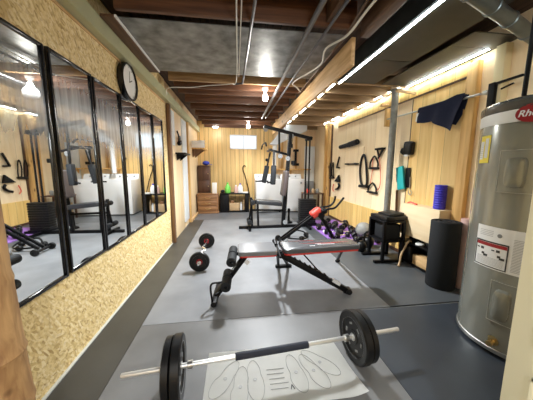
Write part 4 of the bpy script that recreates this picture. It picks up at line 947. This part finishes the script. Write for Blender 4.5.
solo('thin_stick', MB().rod((2.60, 3.48, .62), (2.60, 3.50, 1.0), .018), 'darkpost', 'dark stick leaning between the grey pole and the wall', 'stick')

# ------------------------------------------------------------------ back area
def machine(name, x0, x1, y0, y1, h, label, front_load):
    t = thing(name, label, 'laundry machine', ((x0 + x1) / 2, (y0 + y1) / 2, 0), 'white laundry machines')
    MB().box(x0, x1, y0, y1, .03, h, .015).make('cabinet', 'white', t)
    MB().prism([(x0, y1 - .16, h), (x0, y1, h), (x0, y1, h + .14), (x0, y1 - .08, h + .15)], (x1 - x0, 0, 0), .006).make('control_panel', 'white', t)
    MB().box(x0 + .04, x1 - .04, y0 + .02, y1 - .2, h, h + .012, .005).make('lid', 'white', t)
    for k in range(3): MB().lathe((x0 + .12 + k * .2, y1 - .125, h + .075), (0, -1, .5), [(0, 0), (.025, 0), (.022, .02), (0, .022)], 20).make('dial', 'greyplastic', t)
    for x in (x0 + .05, x1 - .05):
        for y in (y0 + .05, y1 - .05): MB().rod((x, y, 0), (x, y, .032), .02).make('foot', 'black', t)
    if front_load:
        MB().box(x0 + .07, x1 - .07, y0 - .008, y0 + .001, .32, .78, .006).make('door', 'white', t)
        MB().lathe((x1 - .16, y0 - .008, h - .1), (0, -1, 0), [(0, 0), (.03, 0), (.028, .012), (0, .012)], 20).make('badge', 'greyplastic', t)
    else:
        MB().box(x0 + .05, x1 - .05, y0 - .004, y0 + .001, .12, h - .06, .003).make('front_panel', 'white', t)
machine('washing_machine', .62, 1.40, 6.98, 7.66, 1.0, 'white washing machine with plain front left of its twin', False)
machine('clothes_dryer', 1.43, 2.14, 6.96, 7.66, 1.0, 'white clothes dryer with square front door behind the gym stack', True)
# shelf above the laundry
t = thing('laundry_shelf', 'wooden shelf on the wall above the laundry machines', 'shelf', (1.7, 7.6, 1.25))
MB().box(1.15, 2.45, 7.50, 7.69, 1.28, 1.32, .004).make('board', 'pine', t)
for x in (1.3, 1.8, 2.3): MB().prism([(x, 7.69, 1.28), (x, 7.55, 1.28), (x, 7.69, 1.12)], (.03, 0, 0)).make('bracket', 'pine', t)
for i, x in enumerate((1.50, 1.96)):
    solo('wall_stud', MB().box(x, x + .06, 7.66, 7.70, 1.32, 2.5, .003), 'pine', ('pine stud on the back wall above the washing machine', 'pine stud on the back wall above the dryer')[i], 'stud', 'studs behind the laundry')
t = thing('white_vent_pipe', 'white vertical vent pipe behind the washing machine', 'pipe', (1.3, 7.3, 1.2))
MB().rod((1.22, 7.40, 1.17), (1.24, 7.40, 1.95), .06).make('pipe', 'white', t)
MB().rod((1.24, 7.40, 1.90), (1.24, 7.40, 2.06), .075).lathe((1.24, 7.40, 2.06), (0, 0, 1), [(.075, 0), (.06, .03), (0, .03)]).make('collar', 'white', t)
solo('sheet_metal_duct', MB().prism([(1.00, 6.72, 2.02), (1.14, 6.72, 1.98), (2.05, 6.72, 2.40), (2.05, 6.72, 2.5495), (1.45, 6.72, 2.5495)], (0, .3, 0), .004), mat('light_sheet_metal', (.55, .56, .58), .4, .3), 'slanted grey sheet metal duct above the washing machine', 'duct')
t = thing('black_wall_tool', 'black wall mounted clamp rack above the dryer', 'tool', (1.95, 7.6, 1.4))
MB().box(1.93, 2.0, 7.6, 7.65, 1.42, 1.95, .01).box(1.86, 2.07, 7.56, 7.66, 1.42, 1.50, .01).box(1.88, 2.05, 7.56, 7.66, 1.87, 1.94, .01).make('rack', 'black', t)
solo('small_wall_lamp', MB().sphere((1.02, 7.64, 1.60), .05).rod((1.02, 7.69, 1.60), (1.02, 7.6, 1.60), .02), 'black', 'small black knob fixture on the panelling left of the vent pipe', 'fixture')
solo('wall_panel', MB().box(2.28, 2.62, 7.66, 7.698, .3, 2.05), 'insul', 'pale grey board leaning at the back right corner', 'board')
solo('floor_vent', MB().box(2.30, 2.56, 7.50, 7.64, .55, .92, .01), 'greyplastic', 'grey electrical box low in the back right corner', 'box')
t = thing('work_table', 'small dark table with thin top by the gym stack', 'table', (2.3, 6.7, 0))
MB().box(1.95, 2.52, 6.45, 6.85, .60, .63, .004).make('table_top', 'darkbrown', t)
for x in (1.98, 2.49):
    for y in (6.48, 6.82): MB().box(x - .02, x + .02, y - .02, y + .02, 0, .60, .003).make('leg', 'darkbrown', t)
for k, (x, m_, lab) in enumerate(((2.10, 'coral', 'small red tub on the dark table'), (2.25, 'tan', 'small tan tub on the dark table'), (2.38, 'ball', 'small pale tub on the dark table'))):
    solo('tub', MB().lathe((x, 6.62, .631), (0, 0, 1), [(0, 0), (.04, 0), (.045, .10), (.03, .12), (0, .12)], 20), m_, lab, 'tub')

# dresser, tall cabinet, black table
t = thing('tall_cabinet', 'tall narrow dark brown cabinet in the back left corner', 'cabinet', (-.93, 7.45, 0))
MB().box(-1.12, -.76, 7.36, 7.68, 0, 1.38, .006).make('carcass', 'darkbrown', t)
MB().box(-1.135 + .02, -.75, 7.35, 7.69, 1.38, 1.41, .004).make('top', 'darkbrown', t)
for z0, z1 in ((.62, .95), (.97, 1.35)):
    dd_ = MB().box(-1.10, -.78, 7.342, 7.362, z0, z1, .004).make('door', 'darkbrown', t)
    MB().sphere((-.81, 7.335, (z0 + z1) / 2), .012).make('knob', 'brass', dd_)
t = thing('dresser', 'low brown wooden drawer chest in front of the tall cabinet', 'dresser', (-.8, 7.2, 0))
MB().box(-1.10, -.50, 7.02, 7.33, .05, .56, .006).make('carcass', 'brown', t)
MB().box(-1.12, -.49, 7.0, 7.34, .56, .585, .006).make('top', 'brown', t)
MB().box(-1.11, -.49, 7.01, 7.33, 0, .06, .004).make('plinth', 'brown', t)
for k in range(3):
    dz = .075 + k * .16
    dw = MB().box(-1.07, -.53, 7.003, 7.022, dz, dz + .145, .005).make('drawer', 'brown', t)
    MB().tube([(-.87, 7.0, dz + .08), (-.84, 6.985, dz + .065), (-.76, 6.985, dz + .065), (-.73, 7.0, dz + .08)], .006).make('handle', 'brass', dw)
solo('blue_cap', MB().sphere((-.88, 7.50, 1.48), .09, (1.2, 1, .75), 24).obox((-.75, 7.46, 1.44), (.12, .12, .012), (0, .1, 0), .005), mat('blue_cloth', (.03, .05, .40), .7), 'blue cap lying on top of the tall cabinet', 'cap')
solo('white_carton', MB().box(-.68, -.55, 7.12, 7.24, .586, .90, .004), 'whitematte', 'white upright carton on top of the drawer chest', 'box')
t = thing('black_side_table', 'black open shelf table right of the drawer chest', 'table', (0, 7.4, 0))
MB().box(-.46, .42, 7.10, 7.60, .55, .58, .004).make('top', 'black', t)
MB().box(-.46, -.20, 7.12, 7.60, 0, .55, .004).make('closed_side', 'black', t)
MB().box(.30, .41, 7.12, 7.60, 0, .55, .004).make('side_panel', 'black', t)
MB().box(-.20, .30, 7.12, 7.60, .02, .05, .004).make('bottom_shelf', 'black', t)
t = thing('cardboard_box', 'open tan cardboard box inside the black side table', 'box', (-.02, 7.3, .05))
MB().box(-.18, .12, 7.15, 7.36, .051, .28, .003).make('carton', 'cardboard', t)
MB().box(-.15, -.04, 7.18, 7.3, .28, .36, .01).make('contents', 'brown', t)
solo('white_bottle', MB().lathe((.17, 7.25, .051), (0, 0, 1), [(0, 0), (.035, 0), (.035, .18), (.015, .22), (.015, .25), (0, .25)], 20), 'white', 'white bottle next to the cardboard box in the black table', 'bottle')
solo('tan_bottle', MB().lathe((.245, 7.28, .051), (0, 0, 1), [(0, 0), (.03, 0), (.03, .26), (.012, .30), (.012, .34), (0, .34)], 20), 'tan', 'tan bottle at the right inside the black table', 'bottle')
t = thing('green_bottle', 'bright green detergent bottle on the black side table', 'bottle', (-.23, 7.3, .58))
MB().lathe((-.23, 7.3, .581), (0, 0, 1), [(0, 0), (.085, 0), (.09, .02), (.085, .16), (.04, .25), (.03, .26), (0, .26)], 24).make('body', 'green', t)
MB().rod((-.23, 7.3, .84), (-.23, 7.3, .90), .028).make('cap', 'green', t)
t = thing('pink_bottle', 'pale pink bottle on the black side table', 'bottle', (.02, 7.3, .58))
MB().lathe((.02, 7.3, .581), (0, 0, 1), [(0, 0), (.055, 0), (.055, .15), (.025, .2), (0, .2)], 24).make('body', 'pink', t); MB().rod((.02, 7.3, .78), (.02, 7.3, .82), .022).make('cap', 'white', t)
t = thing('white_jug', 'white plastic jug right of the pink bottle on the black table', 'jug', (.16, 7.3, .58))
MB().lathe((.15, 7.3, .581), (0, 0, 1), [(0, 0), (.075, 0), (.08, .02), (.078, .18), (.03, .25), (0, .25)], 24).make('body', 'white', t); MB().rod((.15, 7.3, .83), (.15, 7.3, .87), .024).make('cap', 'blue', t)
solo('dark_pouch', MB().sphere((-.385, 7.28, .633), .055, (1.1, .8, .9), 20), 'foam', 'dark pouch left of the green bottle', 'pouch')
solo('paper_sheet', MB().box(.22, .38, 7.15, 7.35, .581, .61, .002), 'whitematte', 'flat white paper stack on the right end of the black table', 'paper')
pipe('walking_cane', [(.50, 7.45, .01), (.44, 7.55, .55), (.33, 7.64, 1.05), (.26, 7.66, 1.25), (.25, 7.66, 1.36), (.30, 7.65, 1.42), (.34, 7.65, 1.38)], .014, 'black', 'black crooked cane leaning on the panelled wall under the window', 'cane')
